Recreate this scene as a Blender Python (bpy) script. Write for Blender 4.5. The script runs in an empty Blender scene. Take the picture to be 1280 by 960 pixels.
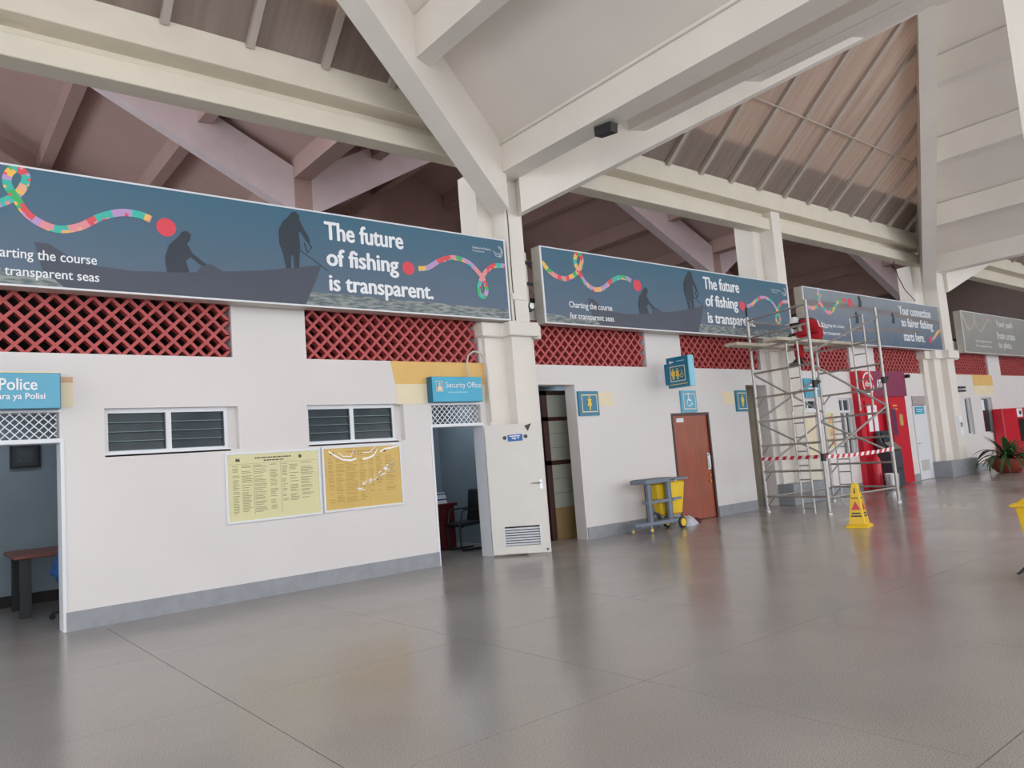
import bpy, bmesh, math, random
from math import sin, cos, pi, radians as RD
from mathutils import Vector, Matrix
random.seed(7)
SC = bpy.context.scene
COL = SC.collection

# ------------------------------------------------------------------ camera
yaw, pitch, roll = 0.68198, 0.099244, -0.077984
d = Vector((sin(yaw)*cos(pitch), cos(yaw)*cos(pitch), sin(pitch)))
r = Vector((cos(yaw), -sin(yaw), 0)); u = r.cross(d)
r2 = r*cos(roll) + u*sin(roll); u2 = -r*sin(roll) + u*cos(roll)
cam = bpy.data.cameras.new('camera'); camo = bpy.data.objects.new('camera', cam); COL.objects.link(camo)
camo.matrix_world = Matrix(((r2.x, u2.x, -d.x, 0), (r2.y, u2.y, -d.y, 0), (r2.z, u2.z, -d.z, 1.45), (0, 0, 0, 1)))
cam.sensor_width = 36; cam.lens = 947.433/1280*36; cam.clip_end = 300
SC.camera = camo
# ------------------------------------------------------------------ sky, exposure
W = bpy.data.worlds.new('world'); SC.world = W; W.use_nodes = True
bg = W.node_tree.nodes['Background']; bg.inputs[0].default_value = (0.93, 0.96, 1.0, 1); bg.inputs[1].default_value = 2.85
SC.view_settings.view_transform = 'Standard'; SC.view_settings.look = 'None'
SC.view_settings.exposure = 0.0; SC.view_settings.gamma = 1; SC.view_settings.use_curve_mapping = False

# ------------------------------------------------------------------ materials
def s2l(c): return tuple(((v/255)/12.92 if v/255 <= .04045 else ((v/255+.055)/1.055)**2.4) for v in c)
MATS = {}
def mat(name, rgb, rough=.6, metal=0, var=.06, scale=3, bump=0, bscale=60, spec=.5, alpha=None, trans=0, stretch=None, emit=None):
    if name in MATS: return MATS[name]
    m = bpy.data.materials.new(name); MATS[name] = m; m.use_nodes = True
    nt = m.node_tree; b = nt.nodes['Principled BSDF']; c = s2l(rgb)
    b.inputs['Roughness'].default_value = rough; b.inputs['Metallic'].default_value = metal
    b.inputs['Specular IOR Level'].default_value = spec
    b.inputs['Base Color'].default_value = (*c, 1)
    tc = nt.nodes.new('ShaderNodeTexCoord'); mp = nt.nodes.new('ShaderNodeMapping')
    nt.links.new(tc.outputs['Object'], mp.inputs[0])
    if stretch: mp.inputs['Scale'].default_value = stretch
    if var:
        n = nt.nodes.new('ShaderNodeTexNoise'); n.inputs['Scale'].default_value = scale; n.inputs['Detail'].default_value = 5
        nt.links.new(mp.outputs[0], n.inputs['Vector'])
        rp = nt.nodes.new('ShaderNodeMapRange'); rp.inputs[1].default_value = .3; rp.inputs[2].default_value = .7
        rp.inputs[3].default_value = 1-var; rp.inputs[4].default_value = 1+var
        nt.links.new(n.outputs[0], rp.inputs[0])
        mx = nt.nodes.new('ShaderNodeVectorMath'); mx.operation = 'SCALE'; mx.inputs[0].default_value = c
        nt.links.new(rp.outputs[0], mx.inputs['Scale']); nt.links.new(mx.outputs[0], b.inputs['Base Color'])
    if bump:
        n2 = nt.nodes.new('ShaderNodeTexNoise'); n2.inputs['Scale'].default_value = bscale; n2.inputs['Detail'].default_value = 4
        nt.links.new(mp.outputs[0], n2.inputs['Vector'])
        bp = nt.nodes.new('ShaderNodeBump'); bp.inputs['Strength'].default_value = bump; bp.inputs['Distance'].default_value = .01
        nt.links.new(n2.outputs[0], bp.inputs['Height']); nt.links.new(bp.outputs[0], b.inputs['Normal'])
    if trans: b.inputs['Transmission Weight'].default_value = trans
    if alpha is not None: b.inputs['Alpha'].default_value = alpha
    if emit: b.inputs['Emission Color'].default_value = (*c, 1); b.inputs['Emission Strength'].default_value = emit
    return m

M_wall = mat('white_wall_paint', (226, 221, 220), .65, var=.025, scale=.9, bump=.08, bscale=25)
M_conc = mat('painted_concrete', (232, 226, 218), .7, var=.035, scale=1.3, bump=.1, bscale=20)
M_cream = mat('cream_concrete', (226, 219, 203), .7, var=.04, scale=2, bump=.1, bscale=20)
M_slab = mat('ceiling_slab_paint', (232, 225, 217), .75, var=.035, scale=.7)
M_pinkc = mat('back_hall_concrete', (196, 172, 166), .8, var=.05, scale=.8)
M_grey = mat('grey_skirting_paint', (150, 154, 160), .5, var=.08, scale=7)
M_red = mat('red_lattice_paint', (186, 84, 84), .6, var=.08, scale=6)
M_room = mat('blue_grey_room_paint', (138, 150, 160), .6, var=.05)
M_dark = mat('dark_paint_and_void_shade', (52, 46, 44), .9, var=.1)  # dark baseboard paint; also puts shade into the unlit void and louvre gap
M_white = mat('white_frame_metal', (228, 231, 236), .35, var=.02)
M_joint = mat('floor_joint_filler', (70, 62, 60), .8, var=.05)
M_glass_dark = mat('dark_louvre_glass', (52, 66, 74), .06, var=.15, scale=3, spec=.8)
M_glass = mat('frosted_partition_glass', (168, 170, 158), .25, var=.05)
M_gedge = mat('glass_edge', (108, 130, 136), .2, var=0)
M_yel = mat('ochre_wall_paint', (232, 190, 116), .6, var=.03)
M_pale = mat('pale_cream_wall_paint', (236, 222, 190), .6, var=.03)
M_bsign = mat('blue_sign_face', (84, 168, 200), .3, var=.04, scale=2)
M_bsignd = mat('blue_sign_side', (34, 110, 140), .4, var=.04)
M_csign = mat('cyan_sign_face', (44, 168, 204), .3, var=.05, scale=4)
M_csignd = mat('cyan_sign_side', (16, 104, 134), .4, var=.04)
M_teal = mat('teal_sign_face', (18, 116, 148), .35, var=.04)
M_lblue = mat('light_blue_sign_edge', (130, 200, 222), .35, var=.03)
M_text = mat('white_lettering', (240, 243, 247), .5, var=0)
M_ftext = mat('faded_lettering', (150, 212, 226), .5, var=0)
M_iy = mat('yellow_icon', (236, 202, 70), .5, var=0)
M_black = mat('black_plastic', (26, 27, 30), .45, var=.1)
M_dgrey = mat('charcoal_plastic', (58, 62, 70), .4, var=.06)
M_alu = mat('scaffold_aluminium', (172, 168, 164), .38, .7, var=.12, scale=14)
M_steel = mat('brushed_steel', (190, 192, 194), .28, .9, var=.05)
M_brown = mat('dark_brown_wood', (66, 36, 32), .4, var=.2, scale=4, stretch=(12, 12, 1))
M_dwood = mat('varnished_door_wood', (152, 68, 34), .32, var=.16, scale=2.2, stretch=(9, 9, .8))
M_tan = mat('tan_board', (150, 124, 84), .6, var=.08)
M_paper1 = mat('pale_yellow_paper', (222, 216, 168), .45, var=.02)
M_paper2 = mat('amber_paper', (216, 182, 100), .4, var=.05, scale=3)
M_ink = mat('grey_print', (140, 134, 104), .6, var=0)
M_ink2 = mat('amber_print', (178, 142, 74), .6, var=0)
M_inkd = mat('dark_print', (80, 74, 66), .6, var=0)
M_plast = mat('white_crease_glint', (250, 250, 248), .15, var=0)
M_yp = mat('yellow_plastic', (240, 196, 30), .35, var=.05, scale=4)
M_yp2 = mat('yellow_vinyl_bag', (240, 200, 36), .45, var=.06, scale=5, bump=.3, bscale=8)
M_cart = mat('grey_cart_plastic', (116, 126, 140), .5, var=.06)
M_redp = mat('red_panel', (206, 30, 52), .3, var=.04, scale=2)
M_redd = mat('deep_red_panel', (160, 12, 26), .3, var=.04)
M_purp = mat('plum_fascia', (140, 54, 90), .35, var=.05, scale=1.5)
M_cloth = mat('grey_white_cloth', (196, 200, 212), .9, var=.08, scale=20)
M_maroon = mat('maroon_cloth', (84, 30, 34), .9, var=.1)
M_terra = mat('terracotta', (150, 66, 48), .6, var=.1, scale=8)
M_leaf = mat('green_leaf', (50, 84, 44), .4, var=.3, scale=6)
M_soil = mat('dark_soil', (50, 38, 30), .95, var=.2)
M_skin = mat('dark_brown_skin', (70, 46, 38), .6, var=.05)
M_cover = mat('red_coverall_fabric', (172, 20, 36), .85, var=.12, scale=9)
M_tapew = mat('white_tape', (236, 230, 230), .5, var=0)
M_taper = mat('red_tape', (196, 26, 52), .5, var=0)
M_bluech = mat('blue_fabric', (30, 84, 150), .8, var=.06)
M_table = mat('reddish_table_wood', (128, 74, 62), .5, var=.12, scale=6)
M_desk = mat('dark_cherry_wood', (84, 22, 26), .3, var=.15, scale=4)
M_orange = mat('faded_orange_print', (226, 170, 124), .5, var=.1, scale=9)
M_ply = mat('weathered_plank', (196, 186, 170), .7, var=.12, scale=6)
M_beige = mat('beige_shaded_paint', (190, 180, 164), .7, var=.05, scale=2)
M_cable = mat('grey_cable', (70, 66, 62), .6, var=0)
M_conduit = mat('cream_conduit', (206, 200, 190), .5, var=.05)

def floor_mat():
    m = bpy.data.materials.new('polished_terrazzo'); m.use_nodes = True; nt = m.node_tree; b = nt.nodes['Principled BSDF']
    tc = nt.nodes.new('ShaderNodeTexCoord'); geo = nt.nodes.new('ShaderNodeNewGeometry')
    v = nt.nodes.new('ShaderNodeTexNoise'); v.inputs['Scale'].default_value = 130; v.inputs['Detail'].default_value = 3
    nt.links.new(geo.outputs['Position'], v.inputs['Vector'])
    n = nt.nodes.new('ShaderNodeTexNoise'); n.inputs['Scale'].default_value = .7; n.inputs['Detail'].default_value = 5
    nt.links.new(geo.outputs['Position'], n.inputs['Vector'])
    r1 = nt.nodes.new('ShaderNodeValToRGB'); e = r1.color_ramp.elements
    e[0].position = .32; e[0].color = (*s2l((136, 130, 127)), 1); e[1].position = .62; e[1].color = (*s2l((172, 166, 162)), 1)
    nt.links.new(v.outputs[0], r1.inputs[0])
    r2_ = nt.nodes.new('ShaderNodeMapRange'); r2_.inputs[1].default_value = .3; r2_.inputs[2].default_value = .7; r2_.inputs[3].default_value = .93; r2_.inputs[4].default_value = 1.07
    nt.links.new(n.outputs[0], r2_.inputs[0])
    mx = nt.nodes.new('ShaderNodeVectorMath'); mx.operation = 'SCALE'
    nt.links.new(r1.outputs[0], mx.inputs[0]); nt.links.new(r2_.outputs[0], mx.inputs['Scale']); nt.links.new(mx.outputs[0], b.inputs['Base Color'])
    rr = nt.nodes.new('ShaderNodeMapRange'); rr.inputs[1].default_value = .3; rr.inputs[2].default_value = .7; rr.inputs[3].default_value = .16; rr.inputs[4].default_value = .26
    nt.links.new(n.outputs[0], rr.inputs[0]); nt.links.new(rr.outputs[0], b.inputs['Roughness'])
    b.inputs['Specular IOR Level'].default_value = .5
    return m
M_floor = floor_mat()

def bronze_mat():
    m = bpy.data.materials.new('bronze_polycarbonate'); m.use_nodes = True; nt = m.node_tree; b = nt.nodes['Principled BSDF']
    geo = nt.nodes.new('ShaderNodeNewGeometry'); mp = nt.nodes.new('ShaderNodeMapping'); mp.inputs['Scale'].default_value = (9, .5, .5)
    nt.links.new(geo.outputs['Position'], mp.inputs[0])
    n = nt.nodes.new('ShaderNodeTexNoise'); n.inputs['Scale'].default_value = 1.2; n.inputs['Detail'].default_value = 4
    nt.links.new(mp.outputs[0], n.inputs['Vector'])
    r1 = nt.nodes.new('ShaderNodeValToRGB'); e = r1.color_ramp.elements
    e[0].position = .3; e[0].color = (*s2l((180, 164, 152)), 1); e[1].position = .7; e[1].color = (*s2l((200, 186, 176)), 1)
    nt.links.new(n.outputs[0], r1.inputs[0]); nt.links.new(r1.outputs[0], b.inputs['Base Color'])
    b.inputs['Roughness'].default_value = .4; b.inputs['Metallic'].default_value = 0
    tr = nt.nodes.new('ShaderNodeBsdfTranslucent'); nt.links.new(r1.outputs[0], tr.inputs[0]); ms = nt.nodes.new('ShaderNodeMixShader'); ms.inputs[0].default_value = .55
    nt.links.new(b.outputs[0], ms.inputs[1]); nt.links.new(tr.outputs[0], ms.inputs[2]); nt.links.new(ms.outputs[0], nt.nodes['Material Output'].inputs[0])
    return m
M_bronze = bronze_mat()
M_rib = mat('bronze_aluminium_rib', (186, 176, 166), .45, .1, var=.05)

def sea_mat():
    m = bpy.data.materials.new('printed_sea'); m.use_nodes = True; nt = m.node_tree; b = nt.nodes['Principled BSDF']
    geo = nt.nodes.new('ShaderNodeTexCoord'); mp = nt.nodes.new('ShaderNodeMapping'); mp.inputs['Scale'].default_value = (3, 1, 16)
    nt.links.new(geo.outputs['Object'], mp.inputs[0])
    n = nt.nodes.new('ShaderNodeTexNoise'); n.inputs['Scale'].default_value = 2.2; n.inputs['Detail'].default_value = 6
    nt.links.new(mp.outputs[0], n.inputs['Vector'])
    r1 = nt.nodes.new('ShaderNodeValToRGB'); e = r1.color_ramp.elements
    e[0].position = .38; e[0].color = (*s2l((84, 100, 106)), 1); e[1].position = .62; e[1].color = (*s2l((150, 156, 154)), 1)
    nt.links.new(n.outputs[0], r1.inputs[0]); nt.links.new(r1.outputs[0], b.inputs['Base Color']); b.inputs['Roughness'].default_value = .4
    return m
M_sea = sea_mat()
def sky_print(name, c0, c1, sc=1.2, z1=1.3):
    m = bpy.data.materials.new(name); m.use_nodes = True; nt = m.node_tree; b = nt.nodes['Principled BSDF']
    tc = nt.nodes.new('ShaderNodeTexCoord'); sp = nt.nodes.new('ShaderNodeSeparateXYZ'); nt.links.new(tc.outputs['Object'], sp.inputs[0])
    n = nt.nodes.new('ShaderNodeTexNoise'); n.inputs['Scale'].default_value = sc; n.inputs['Detail'].default_value = 4; nt.links.new(tc.outputs['Object'], n.inputs['Vector'])
    ad = nt.nodes.new('ShaderNodeMath'); ad.operation = 'MULTIPLY_ADD'; ad.inputs[1].default_value = .5; nt.links.new(n.outputs[0], ad.inputs[0])
    mr = nt.nodes.new('ShaderNodeMapRange'); mr.inputs[1].default_value = 0; mr.inputs[2].default_value = z1; mr.inputs[3].default_value = -.25; mr.inputs[4].default_value = .75
    nt.links.new(sp.outputs[2], mr.inputs[0]); nt.links.new(mr.outputs[0], ad.inputs[2])
    r1 = nt.nodes.new('ShaderNodeValToRGB'); e = r1.color_ramp.elements
    e[0].color = (*s2l(c0), 1); e[1].color = (*s2l(c1), 1)
    nt.links.new(ad.outputs[0], r1.inputs[0]); nt.links.new(r1.outputs[0], b.inputs['Base Color']); b.inputs['Roughness'].default_value = .35
    return m
M_dusk = sky_print('printed_dusk_sky', (88, 104, 126), (64, 108, 132))
M_beach = sky_print('printed_shore', (86, 106, 130), (140, 150, 160), 2.4)
M_murk = sky_print('printed_grey_shore', (140, 138, 132), (156, 154, 148), 2.0)
M_boat = mat('printed_boat', (70, 76, 92), .4, var=.05)
M_man = mat('printed_silhouette', (44, 54, 68), .4, var=.05)
M_boatb = mat('printed_brown_boat', (128, 122, 124), .4, var=.12)
RIB = [mat('ribbon_%s' % n, c, .45, var=0) for n, c in (('green', (60, 184, 108)), ('pink', (232, 150, 158)), ('amber', (242, 196, 92)), ('red', (226, 84, 92)), ('lilac', (190, 156, 208)), ('turquoise', (64, 190, 176)), ('salmon', (238, 178, 140)))]
M_dot = mat('printed_red_dot', (226, 72, 88), .45, var=0)

# ------------------------------------------------------------------ mesh builder
class MB:
    def __init__(s): s.v = []; s.f = []; s.mi = []; s.cur = 0
    def add(s, vs, fs):
        o = len(s.v); s.v += [tuple(v) for v in vs]; s.f += [tuple(o+i for i in f) for f in fs]; s.mi += [s.cur]*len(fs); return s
    def hexa(s, p):  # 8 points: bottom 4 ccw, top 4
        return s.add(p, [(3, 2, 1, 0), (4, 5, 6, 7), (0, 1, 5, 4), (1, 2, 6, 5), (2, 3, 7, 6), (3, 0, 4, 7)])
    def box(s, x0, x1, y0, y1, z0, z1):
        return s.hexa([(x0, y0, z0), (x1, y0, z0), (x1, y1, z0), (x0, y1, z0), (x0, y0, z1), (x1, y0, z1), (x1, y1, z1), (x0, y1, z1)])
    def prism(s, pts, off):
        n = len(pts); off = Vector(off); a = [Vector(p) for p in pts]
        return s.add(a+[p+off for p in a], [tuple(range(n-1, -1, -1)), tuple(range(n, 2*n))]+[(i, (i+1) % n, n+(i+1) % n, n+i) for i in range(n)])
    def tube(s, a, b, r, n=8, r1=None):
        a = Vector(a); b = Vector(b); r1 = r if r1 is None else r1; t = (b-a).normalized()
        x = t.orthogonal().normalized(); y = t.cross(x); vs = []
        for p, q in ((a, r), (b, r1)):
            for i in range(n): vs.append(p+(x*cos(2*pi*i/n)+y*sin(2*pi*i/n))*q)
        return s.add(vs, [tuple(range(n-1, -1, -1)), tuple(range(n, 2*n))]+[(i, (i+1) % n, n+(i+1) % n, n+i) for i in range(n)])
    def path(s, pts, r, n=6):
        pts = [Vector(p) for p in pts]; vs = []; fs = []
        for k, p in enumerate(pts):
            t = (pts[min(k+1, len(pts)-1)]-pts[max(k-1, 0)]).normalized(); x = t.orthogonal().normalized() if k == 0 else (x-t*x.dot(t)).normalized(); y = t.cross(x)
            for i in range(n): vs.append(p+(x*cos(2*pi*i/n)+y*sin(2*pi*i/n))*r)
        for k in range(len(pts)-1):
            for i in range(n): fs.append((k*n+i, k*n+(i+1) % n, (k+1)*n+(i+1) % n, (k+1)*n+i))
        fs += [tuple(range(n-1, -1, -1)), tuple(range((len(pts)-1)*n, len(pts)*n))]
        return s.add(vs, fs)
    def lathe(s, prof, c=(0, 0, 0), n=20, axis='z'):
        vs = []; fs = []; k = len(prof)
        for i in range(n):
            a = 2*pi*i/n
            for (rr, z) in prof:
                p = (rr*cos(a), rr*sin(a), z)
                if axis == 'y': p = (p[0], p[2], p[1])
                vs.append((c[0]+p[0], c[1]+p[1], c[2]+p[2]))
        for i in range(n):
            j = (i+1) % n
            for q in range(k-1): fs.append((i*k+q, j*k+q, j*k+q+1, i*k+q+1))
        return s.add(vs, fs)
    def flat(s, pts, y, z0=0, x0=0):  # polygon in the XZ plane
        return s.add([(x0+a, y, z0+b) for a, b in pts], [tuple(range(len(pts)))])
    def build(s, name, mats, parent=None, smooth=False, bevel=0, kind=None, loc=None):
        me = bpy.data.meshes.new(name); me.from_pydata(s.v, [], s.f)
        ml = mats if isinstance(mats, (list, tuple)) else [mats]
        for m in ml: me.materials.append(m)
        if len(ml) > 1:
            for p, k in zip(me.polygons, s.mi): p.material_index = k
        bm = bmesh.new(); bm.from_mesh(me); bmesh.ops.recalc_face_normals(bm, faces=bm.faces)
        if bevel: bmesh.ops.bevel(bm, geom=list(bm.edges), offset=bevel, segments=1, affect='EDGES', clamp_overlap=True)
        bm.to_mesh(me); bm.free()
        if smooth:
            for p in me.polygons: p.use_smooth = True
            me.set_sharp_from_angle(angle=RD(40))
        o = bpy.data.objects.new(name, me); COL.objects.link(o)
        if parent is not None: o.parent = parent; o.matrix_parent_inverse = Matrix.Translation(-parent_origin(parent))
        if kind: o['kind'] = kind
        return o
def parent_origin(p):
    o = Vector(p.location)
    while p.parent is not None:
        p = p.parent; o = Vector(p.location) if False else o
    return o
# All meshes are written in world metres; empties sit at the base of their thing,
# and children carry the inverse translation of the thing's base.
def thing(name, label, cat, loc, group=None):
    o = bpy.data.objects.new(name, None); COL.objects.link(o); o.location = loc; o.empty_display_size = .2
    o['label'] = label; o['category'] = cat
    if group: o['group'] = group
    return o
def tag(o, label, cat, group=None):
    o['label'] = label; o['category'] = cat
    if group: o['group'] = group
    return o
def struct(o): o['kind'] = 'structure'; return o
def box(name, m, parent, *a, bevel=0): return MB().box(*a).build(name, m, parent, bevel=bevel)
def sub(name, mb, m, parent, **k):   # a part of a part (parent is a mesh whose origin is the world origin chain)
    o = mb.build(name, m, None, **k); o.parent = parent
    return o
def label(o, t): o['label'] = t; return o

def text(name, s, x0, x1, z0, z1, y, m, parent, bold=.0, plane='xz', subpart=False):
    """letters as thin real geometry, fitted in a rectangle on a vertical plane; bold widens the strokes"""
    cu = bpy.data.curves.new('tmp', 'FONT'); cu.body = s; cu.size = 1; cu.resolution_u = 3
    to = bpy.data.objects.new('tmp', cu); COL.objects.link(to)
    dg = bpy.context.evaluated_depsgraph_get(); me = bpy.data.meshes.new_from_object(to.evaluated_get(dg))
    bpy.data.objects.remove(to); bpy.data.curves.remove(cu)
    vs = [v.co.copy() for v in me.vertices]; fs = [tuple(p.vertices) for p in me.polygons]; bpy.data.meshes.remove(me)
    xs = [v.x for v in vs]; ys = [v.y for v in vs]; ax, bx, ay, by = min(xs)-bold, max(xs)+bold, min(ys)-bold*.5, max(ys)+bold*.5
    mb = MB(); k = 0
    offs = [(0, 0)] if not bold else [(-bold, 0), (-bold/2, bold*.5), (0, -bold*.5), (bold/2, bold*.5), (bold, 0)]
    for dx, dy in offs:
        pts = []
        for v in vs:
            tx = (v.x+dx-ax)/(bx-ax); tz = (v.y+dy-ay)/(by-ay); X, Z = x0+(x1-x0)*tx, z0+(z1-z0)*tz
            pts.append((X, y-k*.0003, Z) if plane == 'xz' else (y-k*.0003, X, Z))
        mb.add(pts, fs); k += 1
    me = bpy.data.meshes.new(name); me.from_pydata(mb.v, [], mb.f); me.materials.append(m)
    o = bpy.data.objects.new(name, me); COL.objects.link(o); o.parent = parent; o['kind'] = 'stuff'
    if parent is not None and not subpart: o.matrix_parent_inverse = Matrix.Translation(-Vector(parent.location))
    return o

# ================================================================== FLOOR
floor = struct(MB().box(-14, 48, -9, 27, -.3, -.02).build('floor', M_joint))
g = 1.95; GX, GY = 1.71, 3.41
def slab(x0, x1, y0, y1):
    e = .003
    o = MB().box(x0+e, x1-e, y0+e, y1-e, -.02, 0).build('floor_slab', M_floor, floor); return o
xs = [GX+g*k for k in range(-2, 15)]; ys = [GY+g*k for k in range(-3, 4)]
for i in range(len(xs)-1):
    for j in range(len(ys)-1):
        slab(xs[i], xs[i+1], ys[j], ys[j+1])
slab(xs[0], xs[-1], ys[-1], 27); slab(xs[0], xs[-1], -9, ys[0]); slab(-14, xs[0], -9, 27); slab(xs[-1], 48, -9, 27)

# ================================================================== BACK WALL with openings
WY, WT = 9.5, 9.75
openings = [(-.25, 1.36, 0, 2.02), (-.25, 1.34, 2.06, 2.35), (1.78, 3.28, 1.85, 2.38), (4.19, 5.66, 1.85, 2.38),
            (6.12, 7.06, 0, 2.02), (6.14, 7.04, 2.06, 2.35), (8.27, 9.1, 0, 2.66), (11.6, 12.78, 0, 2.1), (14.17, 14.95, 0, 2.66),
            (16.3, 16.95, 0, 2.04), (16.3, 16.95, 2.08, 2.31), (18.04, 18.7, .9, 2.33), (22.0, 22.87, 0, 2.09),
            (25.7, 26.2, 1.12, 2.27), (27.03, 27.9, 1.12, 2.27),
            # lattice openings
            (-.9, 3.24, 3.0, 3.75), (4.22, 7.1, 3.0, 3.75), (8.1, 11.05, 3.0, 3.75), (12.1, 14.85, 3.0, 3.75), (16.15, 18.85, 3.0, 3.75),
            (20.15, 22.95, 3.0, 3.75), (25.2, 28.0, 3.0, 3.75), (29.05, 32.0, 3.0, 3.75)]
def wall_mb(x0, x1, z0, z1, y0, y1, ops):
    mb = MB(); cx = sorted({x0, x1}|{v for o in ops for v in o[:2] if x0 < v < x1})
    for a, b in zip(cx, cx[1:]):
        m = (a+b)/2; cut = sorted([(o[2], o[3]) for o in ops if o[0] < m < o[1]]); z = z0
        for c0, c1 in cut:
            if c0 > z+1e-6: mb.box(a, b, y0, y1, z, c0)
            z = c1
        if z < z1: mb.box(a, b, y0, y1, z, z1)
    return mb
wall = struct(wall_mb(-6, 34, 0, 4.05, WY, WT, openings).build('wall_back', M_wall))
# grey skirting, broken at doors
k = 1
for a, b in ((1.37, 6.10), (9.12, 11.58), (12.8, 14.15), (16.97, 18.7), (21.35, 21.98), (25.2, 34)):
    tr = struct(MB().box(a, b, WY-.02, WY, 0, .2).build('baseboard_back' if k == 1 else 'baseboard_back.%03d' % (k-1), M_grey)); k += 1
# painted bands on the wall
def paint(x0, x1, z0, z1, m, y=WY-.004): return MB().box(x0, x1, y, WY, z0, z1).build('painted_band', m, wall)
paint(1.34, 1.475, 2.40, 2.67, M_pale); label(paint(1.34, 1.475, 2.67, 2.735, mat('tan_wall_paint', (214, 176, 136), .6)), 'tan painted edge')
o = MB().add([(5.49, WY-.004, 3.0), (7.2, WY-.004, 3.0), (7.2, WY-.004, 2.665), (5.55, WY-.004, 2.665)], [(0, 1, 2, 3)]).build('painted_band', M_yel, wall); label(o, 'ochre painted band')
paint(5.56, 7.2, 2.37, 2.665, M_pale); paint(9.66, 10.02, 2.27, 2.52, M_pale); paint(13.32, 13.7, 2.25, 2.52, M_pale)
label(paint(26.55, 28.2, 2.65, 3.0, M_yel), 'ochre painted band'); paint(26.55, 28.2, 2.36, 2.65, M_pale)

# red diamond lattices
def lattice(x0, x1, z0, z1, pitch, w, depth, y, m, name, lab, cat, group):
    """crossing diagonal webs clipped to the opening; each web a thin box"""
    mb = MB()
    def clip(xc, s):   # line x = xc + s*(z-z0)
        pts = []
        za = z0; zb = z1; xa = xc; xb = xc+s*(z1-z0)
        if xa < x0: za = z0+(x0-xa)/(s) if s > 0 else None; xa = x0
        elif xa > x1: za = z0+(x1-xa)/(s) if s < 0 else None; xa = x1
        if za is None or za >= z1: return None
        if xb > x1: zb = z0+(x1-xc)/s; xb = x1
        elif xb < x0: zb = z0+(x0-xc)/s; xb = x0
        if zb <= za+.01: return None
        return xa, za, xb, zb
    hw = w/2*1.414
    for s in (1, -1):
        xc = x0-(z1-z0)-pitch if s > 0 else x0-pitch
        while xc < x1+(z1-z0)+pitch:
            c = clip(xc, s)
            if c:
                xa, za, xb, zb = c
                yy = y+(0 if s > 0 else .002)
                mb.hexa([(xa-hw, yy, za), (xa+hw, yy, za), (xa+hw, yy+depth, za), (xa-hw, yy+depth, za), (xb-hw, yy, zb), (xb+hw, yy, zb), (xb+hw, yy+depth, zb), (xb-hw, yy+depth, zb)])
            xc += pitch
    o = mb.build(name, m); tag(o, lab, cat, group); return o
labs = ['red diamond lattice vent at the left edge above the police door', 'red diamond lattice vent above the notice boards and security door',
        'red diamond lattice vent right of the first column above the toilet doorway', 'red diamond lattice vent above the brown wooden door',
        'red diamond lattice vent behind the scaffold platform', 'red diamond lattice vent above the red bank booth', 'red diamond lattice vent above the narrow right-hand windows', 'red diamond lattice vent at the far right edge under the plastic-covered banner']
for (a, b), lb in zip([(-.9, 3.24), (4.22, 7.1), (8.1, 11.05), (12.1, 14.85), (16.15, 18.85), (20.15, 22.95), (25.2, 28.0), (29.05, 32.0)], labs):
    lattice(a+.03, b-.03, 3.0, 3.75, .19, .036, .13, WY+.03, M_red, 'lattice_vent', lb, 'lattice', 'red lattice vents under the banners')
for (a, b), lb in zip([(-.25, 1.33), (6.14, 7.04)], ['white metal diamond grille over the police office doorway', 'white metal diamond grille over the security office doorway']):
    lattice(a+.01, b-.01, 2.06, 2.35, .088, .010, .012, WY+.05, M_white, 'door_grille', lb, 'grille', 'white grilles over office doors')

# dark plenum and office rooms behind the wall
def st(name, m, *b): return struct(MB().box(*b).build(name, m))
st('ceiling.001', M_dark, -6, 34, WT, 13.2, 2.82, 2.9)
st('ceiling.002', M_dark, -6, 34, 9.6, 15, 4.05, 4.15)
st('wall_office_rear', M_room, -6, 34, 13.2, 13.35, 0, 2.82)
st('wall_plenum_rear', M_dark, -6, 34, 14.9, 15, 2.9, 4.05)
for i, x in enumerate((4.0, 5.85, 8.1, 9.55, 14.02, 16.1, 17.2, 21.8, 23.2, 26.6)):
    st('wall_partition' if i == 0 else 'wall_partition.%03d' % i, M_room, x, x+.1, WT, 13.2, 0, 2.82)
st('wall_security_rear', M_room, 5.95, 8.1, 12.35, 12.45, 0, 2.82)
st('wall_police_rear', M_room, -6, 4.0, 12.5, 12.6, 0, 2.82)
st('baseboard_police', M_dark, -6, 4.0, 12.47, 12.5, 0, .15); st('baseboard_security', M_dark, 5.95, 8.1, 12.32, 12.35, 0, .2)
# unseen fill lights added to brighten the office rooms
for x, y, e in ((.8, 11.6, 9), (7.2, 11.3, 12), (8.8, 10.4, 7), (2.8, 11.5, 3)):
    L = bpy.data.lights.new('room_fill_light', 'AREA'); L.shape = 'RECTANGLE'; L.size = 1.2; L.size_y = .3; L.energy = e; L.color = (.8, .92, 1)
    lo = bpy.data.objects.new('room_fill_light', L); COL.objects.link(lo); lo.location = (x, y, 2.79)

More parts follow.
